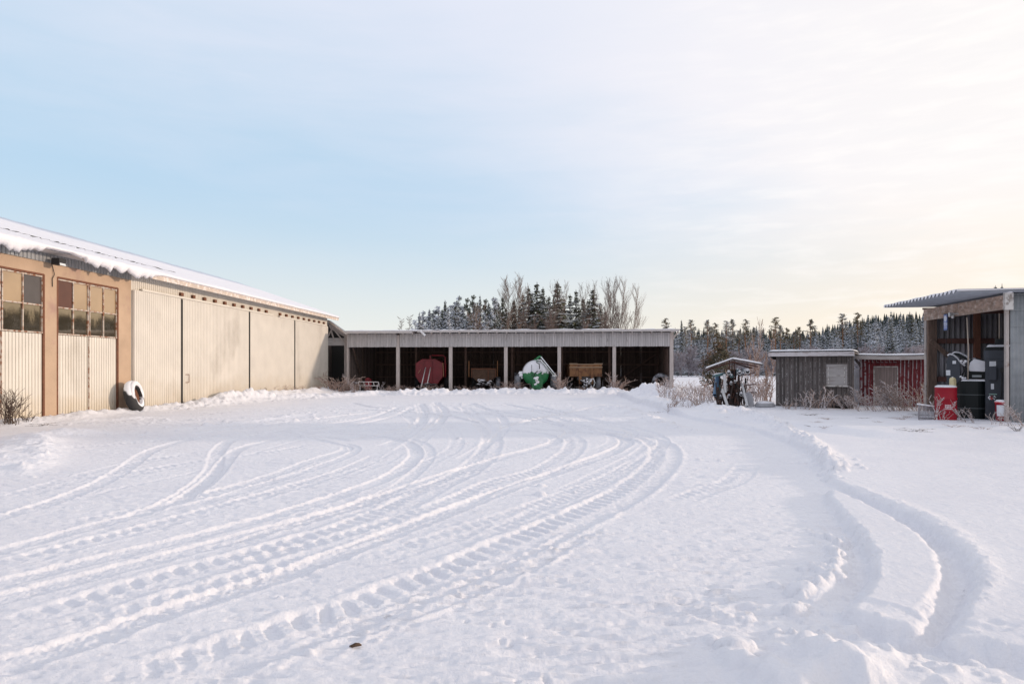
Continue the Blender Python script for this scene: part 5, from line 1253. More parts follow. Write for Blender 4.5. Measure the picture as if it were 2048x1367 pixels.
MB().prism([(-0.075, 0.148), (0.075, 0.148), (0.06, 0.19), (0.01, 0.235), (-0.03, 0.235), (-0.07, 0.19)], -0.055, 0.055).build('shoulder', mat('yellowed_plastic', (0, 0, 0)), cn, bevel=0.008)
MB().lathe([(0.02, 0.23), (0.02, 0.26)], 12, 'z', (-0.01, 0, 0)).build('cap', mat('white_plastic', (0, 0, 0)), cn)
YE = 18.1
bc = onsnow(2002, YE)
bk = thing('red_bucket', 'red and white lidded bucket with a wire handle in front of the tall fuel tank', 'bucket', (bc[0], YE, bc[2] + 0.02), -0.6)
hb = Z_(799, YE) - bk.location.z
MB().lathe([(0.115, 0), (0.135, hb * 0.8), (0.14, hb * 0.8 + 0.01), (0.14, hb * 0.86)], 28, 'z').build('pail', DRUM, bk, smooth=True)
MB().lathe([(0.145, hb * 0.84), (0.147, hb * 0.90), (0.146, hb * 0.93), (0.12, hb * 0.94), (0.11, hb)], 28, 'z').build('lid', mat('red_lid', (0.5, 0.04, 0.05), 0.4, snow=(-0.2, 0.5)), bk, smooth=True)
m_ = MB()
for k in range(8):
    a0 = math.radians(-135 + k * 10); a1 = math.radians(-135 + (k + 1) * 10); R2 = 0.135
    m_.add([((R2 - 0.008) * math.cos(a0), (R2 - 0.008) * math.sin(a0), hb * .22), ((R2 - 0.008) * math.cos(a1), (R2 - 0.008) * math.sin(a1), hb * .22), ((R2 + .003) * math.cos(a1), (R2 + .003) * math.sin(a1), hb * .75), ((R2 + .003) * math.cos(a0), (R2 + .003) * math.sin(a0), hb * .75)], [(0, 1, 2, 3)])
m_.build('paper_label', PAPER, bk)
m_ = MB(); m_.tube([(-0.14, 0, hb * .9), (-0.10, -.05, hb + 0.10), (0.0, -.06, hb + 0.10), (0.14, 0, hb * 0.95)], 0.006, 5); m_.build('handle', BLACK, bk)
# slatted rack
YK = 18.9
kc = onsnow(1855, YK)
rk = thing('slatted_rack', 'small grey slatted rack with a frosted top bar left of the red barrel', 'rack', (kc[0], YK, kc[2]))
zt = Z_(811, YK) - rk.location.z
m_ = MB(); m_.bar((X_(1835, YK) - kc[0], 0, zt + 0.05), (X_(1873, YK) - kc[0], 0, zt - 0.02), 0.05, 0.04); m_.build('top_bar', mat('snowy_board', (0, 0, 0)), rk)
m_ = MB()
for k in range(9):
    x = X_(1838 + k * 4, YK) - kc[0]; m_.bar((x, 0.0, -0.1), (x, 0.0, zt + 0.04 - k * 0.008), 0.018 + 0.02 * (k in (0, 8)), 0.02)
m_.bar((X_(1838, YK) - kc[0], 0.02, 0.04), (X_(1870, YK) - kc[0], 0.02, 0.03), 0.02, 0.03)
m_.build('slats', mat('grey_slats', (0.26, 0.25, 0.27), 0.8, var=0.2), rk)

# ------------------------------------------------------------ pipe rack with its little roof
YP = 25.3
pr_c = X_(1468, YP); pz = Z_(812, YP)
prk = thing('pipe_rack', 'rusty steel rack with a small snowy gable roof and side arms holding pipes', 'rack', (pr_c, YP, pz))
def PX(px): return X_(px, YP) - pr_c
def PZ(py): return Z_(py, YP) - pz
BRS = mat('rusty_dark_steel', (0.095, 0.045, 0.035), 0.85, var=0.3, bump=0.3)
for x_, yy_ in ((1459.5, 0), (1464.5, 0.5), (1468.5, 0.02)): MB().box(PX(x_) - 0.018, PX(x_) + 0.018, yy_, yy_ + 0.04, 0, PZ(721)).build('post', BRS, prk)
for x_, yy_ in ((1442, 0.1), (1470, 0.3), (1480, 0.9)): MB().bar((PX(x_), yy_, -0.1), (PX(x_ - 2), yy_, PZ(746)), 0.07, 0.05).build('post', BRS, prk)
m_ = MB(); m_.bar((PX(1416), -0.2, PZ(740)), (PX(1465), -0.2, PZ(723)), 0.05, 0.06); m_.bar((PX(1416), 1.0, PZ(740)), (PX(1465), 1.0, PZ(723)), 0.05, 0.06); m_.bar((PX(1465), -0.2, PZ(723)), (PX(1513), -0.2, PZ(733)), 0.05, 0.05); m_.bar((PX(1465), 1.0, PZ(724)), (PX(1505), 1.0, PZ(736)), 0.04, 0.04); m_.bar((PX(1465), 0.4, PZ(724)), (PX(1500), 0.4, PZ(736)), 0.04, 0.04)
m_.build('roof_frame', BRS, prk)
for nm, a, b in (('l', (1414, 738), (1466, 718.5)), ('r', (1464, 718.5), (1520, 729.5))):
    m_ = MB(); ax, az, bx_, bz_ = PX(a[0]), PZ(a[1]), PX(b[0]), PZ(b[1])
    m_.add([(ax, -0.35, az), (bx_, -0.35, bz_), (bx_, 1.15, bz_), (ax, 1.15, az), (ax, -0.35, az + 0.03), (bx_, -0.35, bz_ + 0.03), (bx_, 1.15, bz_ + 0.03), (ax, 1.15, az + 0.03)],
           [(3, 2, 1, 0), (4, 5, 6, 7), (0, 1, 5, 4), (1, 2, 6, 5), (2, 3, 7, 6), (3, 0, 4, 7)])
    m_.build('roof_sheet', mat('brown_sheet', (0.16, 0.12, 0.105), 0.8, var=0.2), prk)
    sl = (bz_ - az) / (bx_ - ax)
    snow_cap('roof_snow', prk, ax, bx_, -0.38, 1.15, lambda x, y, ax=ax, az=az, sl=sl: az + 0.028 + (x - ax) * sl, 0.055, 30, 10, 0.015, 3, 0.015)
m_ = MB()
for y_, (a, b), (c, d) in ((0.0, (1476, 752), (1507, 745)), (0.0, (1478, 772), (1510, 767)), (0.1, (1480, 785), (1511, 784)), (0.6, (1442, 770), (1470, 771)), (0.0, (1440, 749), (1462, 748)), (0.0, (1445, 784), (1470, 786))):
    q = MB(); q.bar((PX(a), y_, PZ(b)), (PX(c), y_, PZ(d)), 0.035, 0.035); q.build('arm', BRS, prk)
q = MB(); q.prism([(PX(1457), PZ(812)), (PX(1457), PZ(742)), (PX(1473), PZ(738)), (PX(1473), PZ(812))], 0.25, 0.32); q.build('web_plate', mat('dark_bundle', (0.05, 0.045, 0.05), 0.9, color2=(0.13, 0.05, 0.035), c2scale=5, c2range=(0.5, 0.6)), prk)
# pipes lying end-on through the rack
PV = {'white': mat('white_pipe', (0.52, 0.52, 0.53), 0.5, var=0.1), 'teal': mat('teal_pipe', (0.10, 0.20, 0.22), 0.5, var=0.15), 'blue': mat('blue_pipe', (0.09, 0.16, 0.26), 0.5, var=0.15), 'grey': mat('grey_pipe', (0.32, 0.32, 0.34), 0.5, var=0.1)}
INK2 = mat('pipe_inside', (0.006, 0.006, 0.007), 0.9)
def hollow(a, b, r, m, label, name='pipe', snow=True, th=0.75):
    a, b = Vector(a), Vector(b); root = thing(name, label, 'pipe', tuple(a), 0, 'pipes on and against the pipe rack'); d = b - a
    mb = MB(); n = 20; dn = d.normalized(); u = dn.orthogonal().normalized(); v = dn.cross(u)
    V = []
    for p, rr in ((Vector((0, 0, 0)), r), (d, r), (d, r * th), (Vector((0, 0, 0)), r * th)):
        for k in range(n):
            t = 2 * math.pi * k / n; V.append(p + (u * math.cos(t) + v * math.sin(t)) * rr)
    Fs = [(i * n + k, i * n + (k + 1) % n, ((i + 1) % 4) * n + (k + 1) % n, ((i + 1) % 4) * n + k) for i in range(4) for k in range(n)]
    mb.add(V, Fs); mb.build('wall', m, root, smooth=False)
    q = MB(); q.tube([dn * 0.03, d - dn * 0.03], r * th * 0.98, n); q.build('dark_inside', INK2, root)
    if snow:
        s_ = MB(); s_.tube([Vector((0, 0, r * 0.66)) + dn * 0.005, Vector((0, 0, r * 0.70)) + d - dn * 0.005], r * 0.62, 12); s_.build('snow', SNOW, root, smooth=True)
    return root
PR0 = Vector((pr_c, YP, 0))
def PW(px, py, y=0.0): return (X_(px, YP + y), YP + y, Z_(py, YP + y))
ends = [(1457.5, 745, 7.6, 'white', 'white pipe end, upper left of the rack post under the small roof'), (1463, 751.5, 6.0, 'teal', 'teal pipe end just left of the rack post, below the first white one'),
        (1479, 744.5, 7.2, 'white', 'white pipe end right of the rack post, leftmost on the upper right arm'), (1486.5, 746.5, 4.8, 'grey', 'small grey pipe end in the middle of the upper right arm'),
        (1495, 742.5, 9.0, 'white', 'largest white pipe end, outermost on the upper right arm'), (1462.5, 766, 5.6, 'white', 'white pipe end low on the rack post, left of a smaller one'),
        (1469.5, 763, 4.8, 'white', 'small white pipe end on the middle of the rack post'), (1458, 792, 5.8, 'grey', 'grey pipe end on the lowest left arm of the rack'),
        (1475.5, 739.5, 4.6, 'teal', 'thin dark pipe end tucked above the upper right arm'), (1453, 769, 4.2, 'grey', 'thin grey pipe end at the left of the middle arms'),
        (1441, 793, 5.0, 'grey', 'dark pipe end low at the left foot of the rack'), (1482.5, 788, 6.5, 'white', 'snowy pipe end on the lowest right arm')]
for px, py, dpx, c_, lab in ends:
    a = PW(px, py, -0.45); r = dpx * 0.56 / F * (YP - 0.45); b = (a[0] + 0.98 + random.uniform(-.04, .04), YP + 2.6, a[2] + random.uniform(-0.03, .03)); hollow(a, b, r, PV[c_], lab)
# pipes and things leaning or lying across
hollow(PW(1428, 751, -0.5), PW(1449, 747, 0.1), 0.055, PV['teal'], 'teal pipe sticking out to the left of the rack', snow=True)
hollow(PW(1450.5, 785, -0.5), PW(1449, 748, -0.35), 0.055, PV['white'], 'white pipe standing upright against the left side of the rack', snow=False)
hollow(PW(1455, 811, -0.8), PW(1444, 778, -0.45), 0.05, PV['white'], 'white pipe leaning outward at the left foot of the rack', snow=False)
hollow(PW(1430, 790, -0.2), PW(1435, 755, 0.3), 0.085, PV['blue'], 'blue pipe standing behind the left side of the rack', snow=False)
hollow(PW(1436, 790, 0.1), PW(1440, 757, 0.4), 0.06, PV['teal'], 'dark teal pipe standing beside the blue one behind the rack', snow=False)
hollow(PW(1495, 812, -0.9), PW(1484, 767, -0.2), 0.045, PV['white'], 'long white pipe leaning against the right arms of the rack', snow=False)
m_ = MB(); a0 = PW(1500, 812, -0.6)
m_.prism([(0, 0), (0.14, 0), (0.10, 0.32), (0.02, 0.50), (-0.10, 0.52), (-0.16, 0.42), (-0.12, 0.1)], -0.05, 0.03); m_.prism([(-0.05, 0.02), (0.0, 0.02), (-0.06, 0.49), (-0.10, 0.49)], -0.08, -0.052)
wp = m_.build('leaning_sheet', PV['grey'], None, at=a0, bevel=0.015); tag(wp, 'pale grey moulded panel leaning at the right foot of the pipe rack', 'panel')
m_ = MB(); m_.lathe([(0.02, 0.0), (0.34, 0.0), (0.36, 0.08), (0.30, 0.15), (0.1, 0.17)], 28, 'z'); tb2 = thing('covered_tub', 'round grey tub half buried in snow between the pipe rack and grey hut', 'tub', onsnow(1530, 24.6)); m_.build('shell', PV['grey'], tb2, smooth=True)
snow_b = MB().lathe([(0.31, 0.145), (0.26, 0.19), (0.1, 0.22), (0.01, 0.225)], 24, 'z').build('snow', SNOW, tb2, smooth=True)
prk.rotation_euler = (0, 0, -0.30)
sc_ = MB(); random.seed(6)
for k in range(60):
    a = Vector(PW(random.uniform(1434, 1488), random.uniform(806, 812), random.uniform(-.5, .9))); sc_.tube([a, a + Vector((random.uniform(-.25, .25), random.uniform(-.2, .3), random.uniform(0.35, 1.2)))], random.uniform(0.014, 0.04), 6)
so_ = sc_.build('scrap_rods', mat('black_scrap', (0.035, 0.025, 0.024), 0.9, color2=(0.10, 0.045, 0.03), c2scale=4, c2range=(0.5, 0.6), snow=(0.75, 1.1))); tag(so_, 'tangle of dark rusty rods and bars standing inside the foot of the pipe rack', 'scrap metal', kind='stuff')
# clod of bark lying on the near snow
cl = MB(); random.seed(2); bm_pts = [(-0.035, 0, 0), (-0.02, -0.008, 0.004), (0.0, -0.004, 0.010), (0.02, 0.004, 0.008), (0.034, 0.008, 0.002)]
cl.tube(bm_pts, [0.004, 0.009, 0.012, 0.010, 0.004], 7); x, y = G(711, 1293)
ck = cl.build('bark_piece', mat('bark', (0.09, 0.055, 0.035), 0.95, var=0.4, vscale=40, bump=0.6, bscale=60), None, at=(x, y, gh(x, y) + 0.004), smooth=True)
tag(ck, 'small brown piece of bark lying on the near snow', 'bark')
# ------------------------------------------------------------ trees
NEED = mat('spruce_needles', (0.075, 0.078, 0.045), 0.9, var=0.35, vscale=0.7, snow=(0.30, 0.62), snowcol=(0.50, 0.53, 0.60), snowscale=1.6)
NEEDD = mat('dark_spruce_needles', (0.060, 0.062, 0.032), 0.9, var=0.4, vscale=0.7, snow=(0.75, 1.1))
NEEDS = mat('snowy_spruce_needles', (0.045, 0.058, 0.048), 0.9, var=0.35, vscale=0.7, snow=(-0.10, 0.35), snowcol=(0.66, 0.68, 0.75), snowscale=1.0)
PINEN = mat('pine_needles', (0.14, 0.115, 0.05), 0.9, var=0.35, vscale=0.9, snow=(0.45, 0.8), snowcol=(0.45, 0.46, 0.50), snowscale=2.0)
BARKP = mat('pine_bark', (0.22, 0.115, 0.065), 0.9, var=0.3)
BARKS = mat('spruce_bark', (0.11, 0.08, 0.065), 0.9, var=0.3)
TWIGS = mat('bare_twigs', (0.17, 0.12, 0.098), 0.9, var=0.3, vscale=0.6)
TWIGF = mat('frosted_twigs', (0.36, 0.33, 0.36), 0.9, color2=(0.18, 0.14, 0.13), c2scale=1.2, c2range=(0.48, 0.6))
def spruce(h, R, seed, m, snowy=1.0, slim=0.85, base=0.04):
    r = random.Random(seed); mb = MB(); z = h * base; nb = 0
    while z < h - 0.15:
        t = z / h; rad = R * (1 - t) ** slim * (0.35 + 0.65 * min(1, (t - base) * 9 + 0.35)) + 0.10
        n = max(4, int(5 + 5 * (1 - t)))
        a0 = r.random() * 6.28
        for k in range(n):
            a = a0 + 6.283 * k / n + r.uniform(-.3, .3); L = rad * r.uniform(0.5, 1.25); zz0 = r.uniform(-.22, .22)
            if r.random() < 0.08: continue
            dx, dy = math.cos(a), math.sin(a); px, py = -dy, dx
            wd = 0.20 * L + 0.12; dr = r.uniform(0.18, 0.42) * L; ns = 4
            pts = []
            for i in range(ns + 1):
                u = i / ns; xx = L * u; zz = z + zz0 - dr * (u ** 1.2) + 0.10 * L * max(0, u - 0.7) * 3
                ww = wd * (1 - u) ** 0.6 * (1.0 if i % 2 == 0 else 0.62) + 0.02
                pts.append((xx, zz, ww))
            V = []
            for xx, zz, ww in pts:
                hang = ww * r.uniform(0.35, 0.9)
                V += [(dx * xx + px * ww, dy * xx + py * ww, zz - hang), (dx * xx, dy * xx, zz), (dx * xx - px * ww, dy * xx - py * ww, zz - hang)]
            Fs = []
            for i in range(ns):
                b = 3 * i; Fs += [(b, b + 1, b + 4, b + 3), (b + 1, b + 2, b + 5, b + 4)]
            mb.add(V, Fs)
            # hanging twigs
            for q in range(2):
                u = r.uniform(0.3, 0.95); xx = L * u; zz = z - dr * u; s_ = r.uniform(0.10, 0.22) * (0.5 + L * 0.3)
                mb.add([(dx * xx + px * s_, dy * xx + py * s_, zz), (dx * xx - px * s_, dy * xx - py * s_, zz), (dx * xx * 1.03, dy * xx * 1.03, zz - s_ * 2.2)], [(0, 1, 2)])
        z += (0.26 + 0.42 * (1 - t)) * r.uniform(0.6, 1.4) * (h / 13) ** 0.5
    mb.tube([(0, 0, h - 0.5), (0, 0, h + 0.15)], [0.06, 0.01], 4)
    return mb
def trunk(h, r0, seed, bend=0.15, n=6):
    r = random.Random(seed); pts = [(r.uniform(-bend, bend) * i / n, r.uniform(-bend, bend) * i / n, h * i / n - (0.3 if i == 0 else 0)) for i in range(n + 1)]
    return MB().tube(pts, [r0 * (1 - 0.85 * i / n) for i in range(n + 1)], 7), pts
def clump(mb, c, R, n, s_, r, flat=0.6):
    for _ in range(n):
        d = Vector((r.gauss(0, 1), r.gauss(0, 1), r.gauss(0, 1))).normalized() * R * r.random() ** 0.4; d.z *= flat
        p = Vector(c) + d; u = Vector((r.gauss(0, 1), r.gauss(0, 1), r.gauss(0, .5))).normalized() * s_ * r.uniform(.6, 1.3); v = u.orthogonal().normalized() * s_ * 0.35
        mb.add([p - v, p + u * 0.5 - v * 0.3, p + u, p + u * 0.4 + v], [(0, 1, 2, 3)])
def pine(h, seed, start=0.55, R=1.7, dens=30, m=None):
    r = random.Random(seed); tr, pts = trunk(h, 0.14 + h * 0.008, seed)
    cr = MB()
    nb = 24
    for k in range(nb):
        t = start + (1 - start) * (k + r.random()) / nb; z = h * t; a = r.random() * 6.28
        L = R * (1 - (t - start) / (1 - start)) ** 0.6 * r.uniform(0.45, 1.1) + 0.15
        e = (L * math.cos(a), L * math.sin(a), z + L * r.uniform(-0.05, 0.35))
        tr.tube([(0, 0, z - 0.1), ((e[0]) * .6, e[1] * .6, z + L * 0.05), e], [0.05, 0.03, 0.012], 4)
        for q in (0.55, 0.8, 1.0): clump(cr, (e[0] * q, e[1] * q, z + (e[2] - z) * q + 0.05), 0.30 + 0.16 * L, dens // 3, 0.30, r)
    clump(cr, (0, 0, h), 0.35, 20, 0.28, r)
    for k in range(6):
        z = h * r.uniform(0.2, start); a = r.random() * 6.28; tr.tube([(0, 0, z), (math.cos(a) * 0.6, math.sin(a) * 0.6, z + r.uniform(-.1, .2))], [0.03, 0.008], 3)
    return tr, cr
def bare(h, seed, spread=0.32, levels=3, r0=0.10, twig=0.010, first=0.22, up=0.55, n1=22, multi=1):
    r = random.Random(seed); tr = MB(); tw = MB()
    def grow(mb, p, d, L, rad, lev):
        n = 4; pts = [p]; q = Vector(p); dd = Vector(d).normalized()
        for i in range(n):
            dd = (dd + Vector((r.gauss(0, .06), r.gauss(0, .06), r.gauss(0.05, .05)))).normalized(); q = q + dd * L / n; pts.append(q.copy())
        mb.tube(pts, [max(twig, rad * (1 - 0.75 * i / n)) for i in range(n + 1)], 3 if lev else 6, cap=False)
        if lev < levels:
            k_ = n1 if lev == 0 else (8 if lev == 1 else 5)
            for k in range(k_):
                u = (first if lev == 0 else 0.2) + (1 - (first if lev == 0 else 0.2)) * (k + r.random()) / k_
                i = min(n - 1, int(u * n)); bp = pts[i].lerp(pts[i + 1], u * n - i)
                a = r.random() * 6.28; ax = Vector((math.cos(a), math.sin(a), 0))
                nd_ = (dd * up + ax * (1 - up) * r.uniform(0.7, 1.3) + Vector((0, 0, 0.12))).normalized()
                l2 = L * (spread if lev == 0 else 0.5) * r.uniform(0.6, 1.15) * (1 - 0.55 * u if lev == 0 else 1)
                grow(tw, bp, nd_, l2, rad * 0.35, lev + 1)
    for q in range(multi):
        a = r.random() * 6.28; lean = 0.0 if multi == 1 else 0.16
        grow(tr, Vector((math.cos(a) * 0.1, math.sin(a) * 0.1, -0.2)), Vector((math.cos(a) * lean, math.sin(a) * lean, 1)), h * r.uniform(0.85, 1.0), r0, 0)
    return tr, tw
PROTO = {}
def make_proto(key, kind, **k):
    root = bpy.data.objects.new({'spruce': 'spruce_tree', 'pine': 'pine_tree', 'bare': 'bare_tree'}[kind], None)
    h = k['h']
    if kind == 'spruce':
        spruce(h, k['R'], k['seed'], None, slim=k.get('slim', 0.85)).build('crown', k.get('m', NEED), root); trunk(h, 0.16, k['seed'], 0.0)[0].build('trunk', BARKS, root)
    elif kind == 'pine':
        tr, cr = pine(h, k['seed'], k.get('start', 0.55), k.get('R', 1.7), k.get('dens', 30)); cr.build('crown', k.get('m', PINEN), root); tr.build('trunk', k.get('bm', BARKP), root)
    else:
        tr, tw = bare(h, k['seed'], k.get('spread', .32), k.get('levels', 3), k.get('r0', .10), k.get('twig', .012), k.get('first', .22), k.get('up', .5), k.get('n1', 22), k.get('multi', 1))
        tr.build('trunk', k.get('m', TWIGS), root); tw.build('crown', k.get('m', TWIGS), root)
    for c in list(root.children): COL.objects.unlink(c)
    PROTO[key] = (root, h); return root
for i in range(4): make_proto('s%d' % i, 'spruce', h=13, R=1.75 + 0.18 * i, seed=40 + i)
for i in range(4): make_proto('w%d' % i, 'spruce', h=13, R=1.8 + 0.15 * i, seed=60 + i, m=NEEDS, slim=0.8)
for i in range(3): make_proto('p%d' % i, 'pine', h=13, seed=80 + i, start=0.58 + 0.04 * i, R=1.5)
make_proto('q0', 'pine', h=9, seed=90, start=0.12, R=2.0, dens=48, m=NEEDS, bm=BARKS); make_proto('q1', 'pine', h=9, seed=91, start=0.10, R=1.8, dens=48, m=mat('half_snowy_pine', (0.06, 0.068, 0.042), 0.9, var=0.35, snow=(0.05, 0.45), snowcol=(0.55, 0.58, 0.64), snowscale=1.6), bm=BARKS)
for i in range(3): make_proto('d%d' % i, 'spruce', h=13, R=2.1 + 0.2 * i, seed=140 + i, m=NEEDD, slim=0.75)
make_proto('b0', 'bare', h=11, seed=100, spread=0.36, levels=3, up=0.5, twig=0.010, n1=34, r0=0.08); make_proto('b1', 'bare', h=11, seed=101, spread=0.24, levels=3, up=0.66, n1=34, twig=0.010, r0=0.08)
make_proto('b3', 'bare', h=11, seed=112, spread=0.34, levels=3, up=0.62, twig=0.008, n1=26, r0=0.07, first=0.15)
make_proto('b2', 'bare', h=11, seed=102, spread=0.20, up=0.74, n1=34, first=0.1, twig=0.010, r0=0.08); make_proto('l0', 'bare', h=9, seed=103, spread=0.20, up=0.15, n1=60, levels=2, first=0.12, r0=0.07, twig=0.014)
make_proto('f0', 'bare', h=6, seed=104, spread=0.45, up=0.5, n1=16, first=0.08, twig=0.022, m=TWIGF, r0=0.06, multi=2); make_proto('f1', 'bare', h=6, seed=105, spread=0.5, up=0.4, n1=18, first=0.05, twig=0.022, m=TWIGF, r0=0.05, multi=3)
def plant(key, x, y, h, label, group, rz=None, wide=1.0, z=0.0, cat='tree'):
    root, h0 = PROTO[key]; c = copy_tree(root); s_ = h / h0
    c.location = (x, y, z); c.scale = (s_ * wide, s_ * wide, s_); c.rotation_euler = (0, 0, random.random() * 6.28 if rz is None else rz)
    return tag(c, label, cat, group)
# the clump behind the open shed
random.seed(21)
def clumpt(px, top, key, Y, lab, wide=1.0, grp='trees behind the open shed'):
    h = Z_(top, Y); plant(key, X_(px, Y), Y, h, lab, grp, wide=wide * (1.5 if key[0] in 'swd' else 0.78))
for px, top, key, Y, lab in ((801, 624, 'l0', 80, 'small bare larch, leftmost tree showing over the shed roof'), (822, 618, 'l0', 82, 'small brownish larch, second from the left over the shed roof'),):
    clumpt(px, top, key, Y, lab, 0.8)
for i, (px, top) in enumerate(((996, 612), (1028, 600), (1046, 588), (1064, 583), (1098, 592), (1128, 596), (1140, 588), (1166, 596), (1176, 600), (1200, 604), (1012, 615), (1210, 622), (1080, 600), (1120, 606), (1158, 612), (1190, 614), (1040, 612), (1068, 618))):
    clumpt(px, top, ('d0', 'd2', 'd1')[i % 3], 86 + (i * 5) % 9, 'dark lower spruce filling the right half of the clump behind the shed', 0.95)
for i in range(16):
    clumpt(846 + i * 10 + (i * 7) % 5, 628 - i * 1.6 - (i * 5) % 9, ('w0', 's1', 'q1', 'w2')[i % 4], 90 + (i * 3) % 7, 'half snowy conifer filling the back of the clump left half', 0.95)
ps = [(830, 641), (845, 625), (859, 618), (876, 614), (890, 601), (903, 612), (916, 596), (924, 610), (935, 600), (947, 594), (960, 591), (972, 602), (989, 599), (868, 622), (884, 618), (852, 634), (980, 612), (838, 634), (910, 606), (955, 604), (990, 606)]
for i, (px, top) in enumerate(ps):
    clumpt(px, top, ('q0', 'q1', 'w1', 'q0', 's1')[i % 5] if px < 930 else ('q1', 's0', 'q1')[i % 3], 76 + (i * 7) % 14, 'snow dusted young conifer in the left half of the clump behind the open shed', 0.9 if px < 930 else 0.72)
for px, top, key, Y, lab, wd in ((1005, 594, 'd2', 84, 'thin dark spruce directly left of the tall pale birch', 0.8), (1017, 560, 'b0', 88, 'tall pale birch with bare drooping twigs, highest tree of the clump', 1.0), (1034, 556, 'b0', 86, 'bare birch twin just right of the highest birch', 0.8),
    (1057, 574, 'd1', 83, 'dark spruce right of the birches, left of the tallest spruce pair', 1.0), (1074, 565, 'd0', 82, 'tall dark spruce, left one of the pair in the middle of the clump', 1.1), (1086, 575, 'd1', 85, 'dark spruce, right one of the pair in the middle of the clump', 1.0),
    (1115, 565, 'd2', 82, 'tall full spruce standing alone right of the pair, pointed top', 1.25), (1152, 580, 'd0', 84, 'narrow dark spruce between bare trees right of the full spruce', 0.95), (1186, 577, 'd1', 83, 'rightmost dark spruce of the clump, wrapped in bare branches', 1.1)):
    clumpt(px, top, key, Y, lab, wd)
bt = [(1100, 578, 'b3'), (1106, 572, 'b2'), (1133, 578, 'b3'), (1141, 590, 'b2'), (1163, 584, 'b3'), (1172, 582, 'b2'), (1180, 578, 'b3'), (1196, 580, 'b2'), (1205, 573, 'b3'), (1212, 571, 'b2'), (1046, 590, 'b3'), (1065, 595, 'b3'), (1093, 600, 'b2'), (1125, 598, 'b3')]
for i, (px, top, k_) in enumerate(bt[::2]): clumpt(px, top, k_, 79 + (i * 5) % 12, 'bare slender broadleaf tree among spruces, right of the birches behind the shed', 0.9)
for px, top, k_, lab in ((1222, 580, 'b3', 'slender bare birch standing between the last spruce and the three edge trees'), (1232, 573, 'b3', 'bare tree on the right edge of the clump, left stem of three'), (1246, 571, 'b3', 'bare tree on the right edge of the clump, tallest of three'), (1259, 586, 'b3', 'bare tree on the right edge of the clump, outermost and lowest')): clumpt(px, top, k_, 84, lab, 1.0)
# brush below them
for i in range(7): plant(('b3', 'b3', 'b2')[i % 3], X_(970 + i * 38 + random.uniform(-5, 5), 74), 74 + random.uniform(-2, 2), Z_(random.uniform(618, 648), 74), 'low bare thicket tree just above the shed roof line', 'thicket behind the open shed', wide=1.3, cat='thicket')
for i in range(8): plant(('w0', 'w3')[i % 2], X_(842 + i * 18 + random.uniform(-5, 5), 73), 73 + random.uniform(-2, 2), Z_(random.uniform(622, 640), 73), 'short snow covered spruce in front of the clump behind the shed', 'short spruces behind the shed', wide=1.5)
# forest across the field: skyline heights read along the treeline
sky_px = [1300, 1345, 1380, 1420, 1460, 1500, 1560, 1600, 1640, 1690, 1740, 1800, 1850, 1950, 2100, 2400]
sky_py = [666, 664, 662, 664, 665, 663, 668, 667, 662, 648, 636, 634, 630, 618, 600, 590]
random.seed(33)
def top_at(px): return float(np.interp(px, sky_px, sky_py))
ZONES = ((1350, 1420, 'beside the open shed\'s right end'), (1420, 1540, 'behind the pipe rack'), (1540, 1710, 'above the grey hut roof'), (1710, 1860, 'above the red hut roof'), (1860, 3000, 'behind the fuel shelter'), (0, 1350, 'behind the open shed\'s roof'))
def zone(px):
    for a, b, s_ in ZONES:
        if a <= px < b: return s_
def forest(px, Y, top, key, wide, word):
    plant(key, X_(px, Y), Y, Z_(top, Y), wide=(random.uniform(0.9, 1.6) if key[0] in 'sw' else 1.15), label=word + ' in the far forest ' + zone(px), group='far forest trees')
px = 1325
while px < 2130:      # front rank
    Y = random.uniform(128, 150); k = random.random(); dark = px > 1600
    key = random.choice(('w0', 'w1', 'w2', 'w3')) if k < 0.55 else random.choice(('s0', 's1', 's2', 's3'))
    forest(px, Y, top_at(px) + random.uniform(2, 42), key, 1, 'snow dusted spruce' if key[0] == 'w' else 'dark spruce'); px += random.uniform(5.0, 9.5) * (1 if px < 1870 else 2.4)
px = 1322
while px < 2130:      # rear rank forms the skyline
    Y = random.uniform(152, 172)
    if px < 1600 and random.random() < 0.30: forest(px, Y, top_at(px) + random.uniform(-12, 4), random.choice(('p0', 'p1', 'p2')), 1, 'tall bare stemmed pine')
    else:
        key = random.choice(('s0', 's1', 's2', 's3', 'w0', 'w2')); forest(px, Y, top_at(px) + random.uniform(-7, 14), key, 1, 'snow dusted spruce' if key[0] == 'w' else 'dark spruce')
    px += random.uniform(5.5, 10) * (1 if px < 1870 else 2.4)
for px, top, Y, key, word in ((1332, 638, 140, 'p0', 'tall pine'), (1363, 640, 142, 's1', 'tall dark spruce'), (1382, 641, 138, 'p1', 'broad crowned pine'), (1415, 641, 141, 'p2', 'tall pine'), (1430, 647, 143, 'p0', 'tall pine'), (1453, 643, 139, 'p1', 'tall pine'), (1465, 640, 150, 'p2', 'slender pine'),
                              (1491, 640, 145, 'p0', 'tall pine'), (1513, 651, 150, 's0', 'tall dark spruce'), (1551, 636, 148, 'p1', 'pine with a forked crown'), (1561, 652, 139, 'p2', 'dark tall pine'), (1621, 640, 150, 'p2', 'slender tall pine'), (1599, 655, 150, 'p0', 'tall pine'), (1685, 629, 150, 'p1', 'broad crowned pine'), (1715, 627, 150, 'p0', 'broad crowned pine'),
                              (1782, 622, 150, 's3', 'tall dark spruce'), (1658, 650, 146, 's2', 'tall dark spruce'), (1736, 629, 146, 's0', 'tall dark spruce'), (1801, 624, 152, 's2', 'tall dark spruce'), (1991, 572, 96, 's0', 'near dark spruce top'), (2004, 568, 95, 's2', 'higher near dark spruce top'), (2080, 560, 92, 's1', 'near dark spruce top')):
    forest(px, Y, top, key, 1, word)
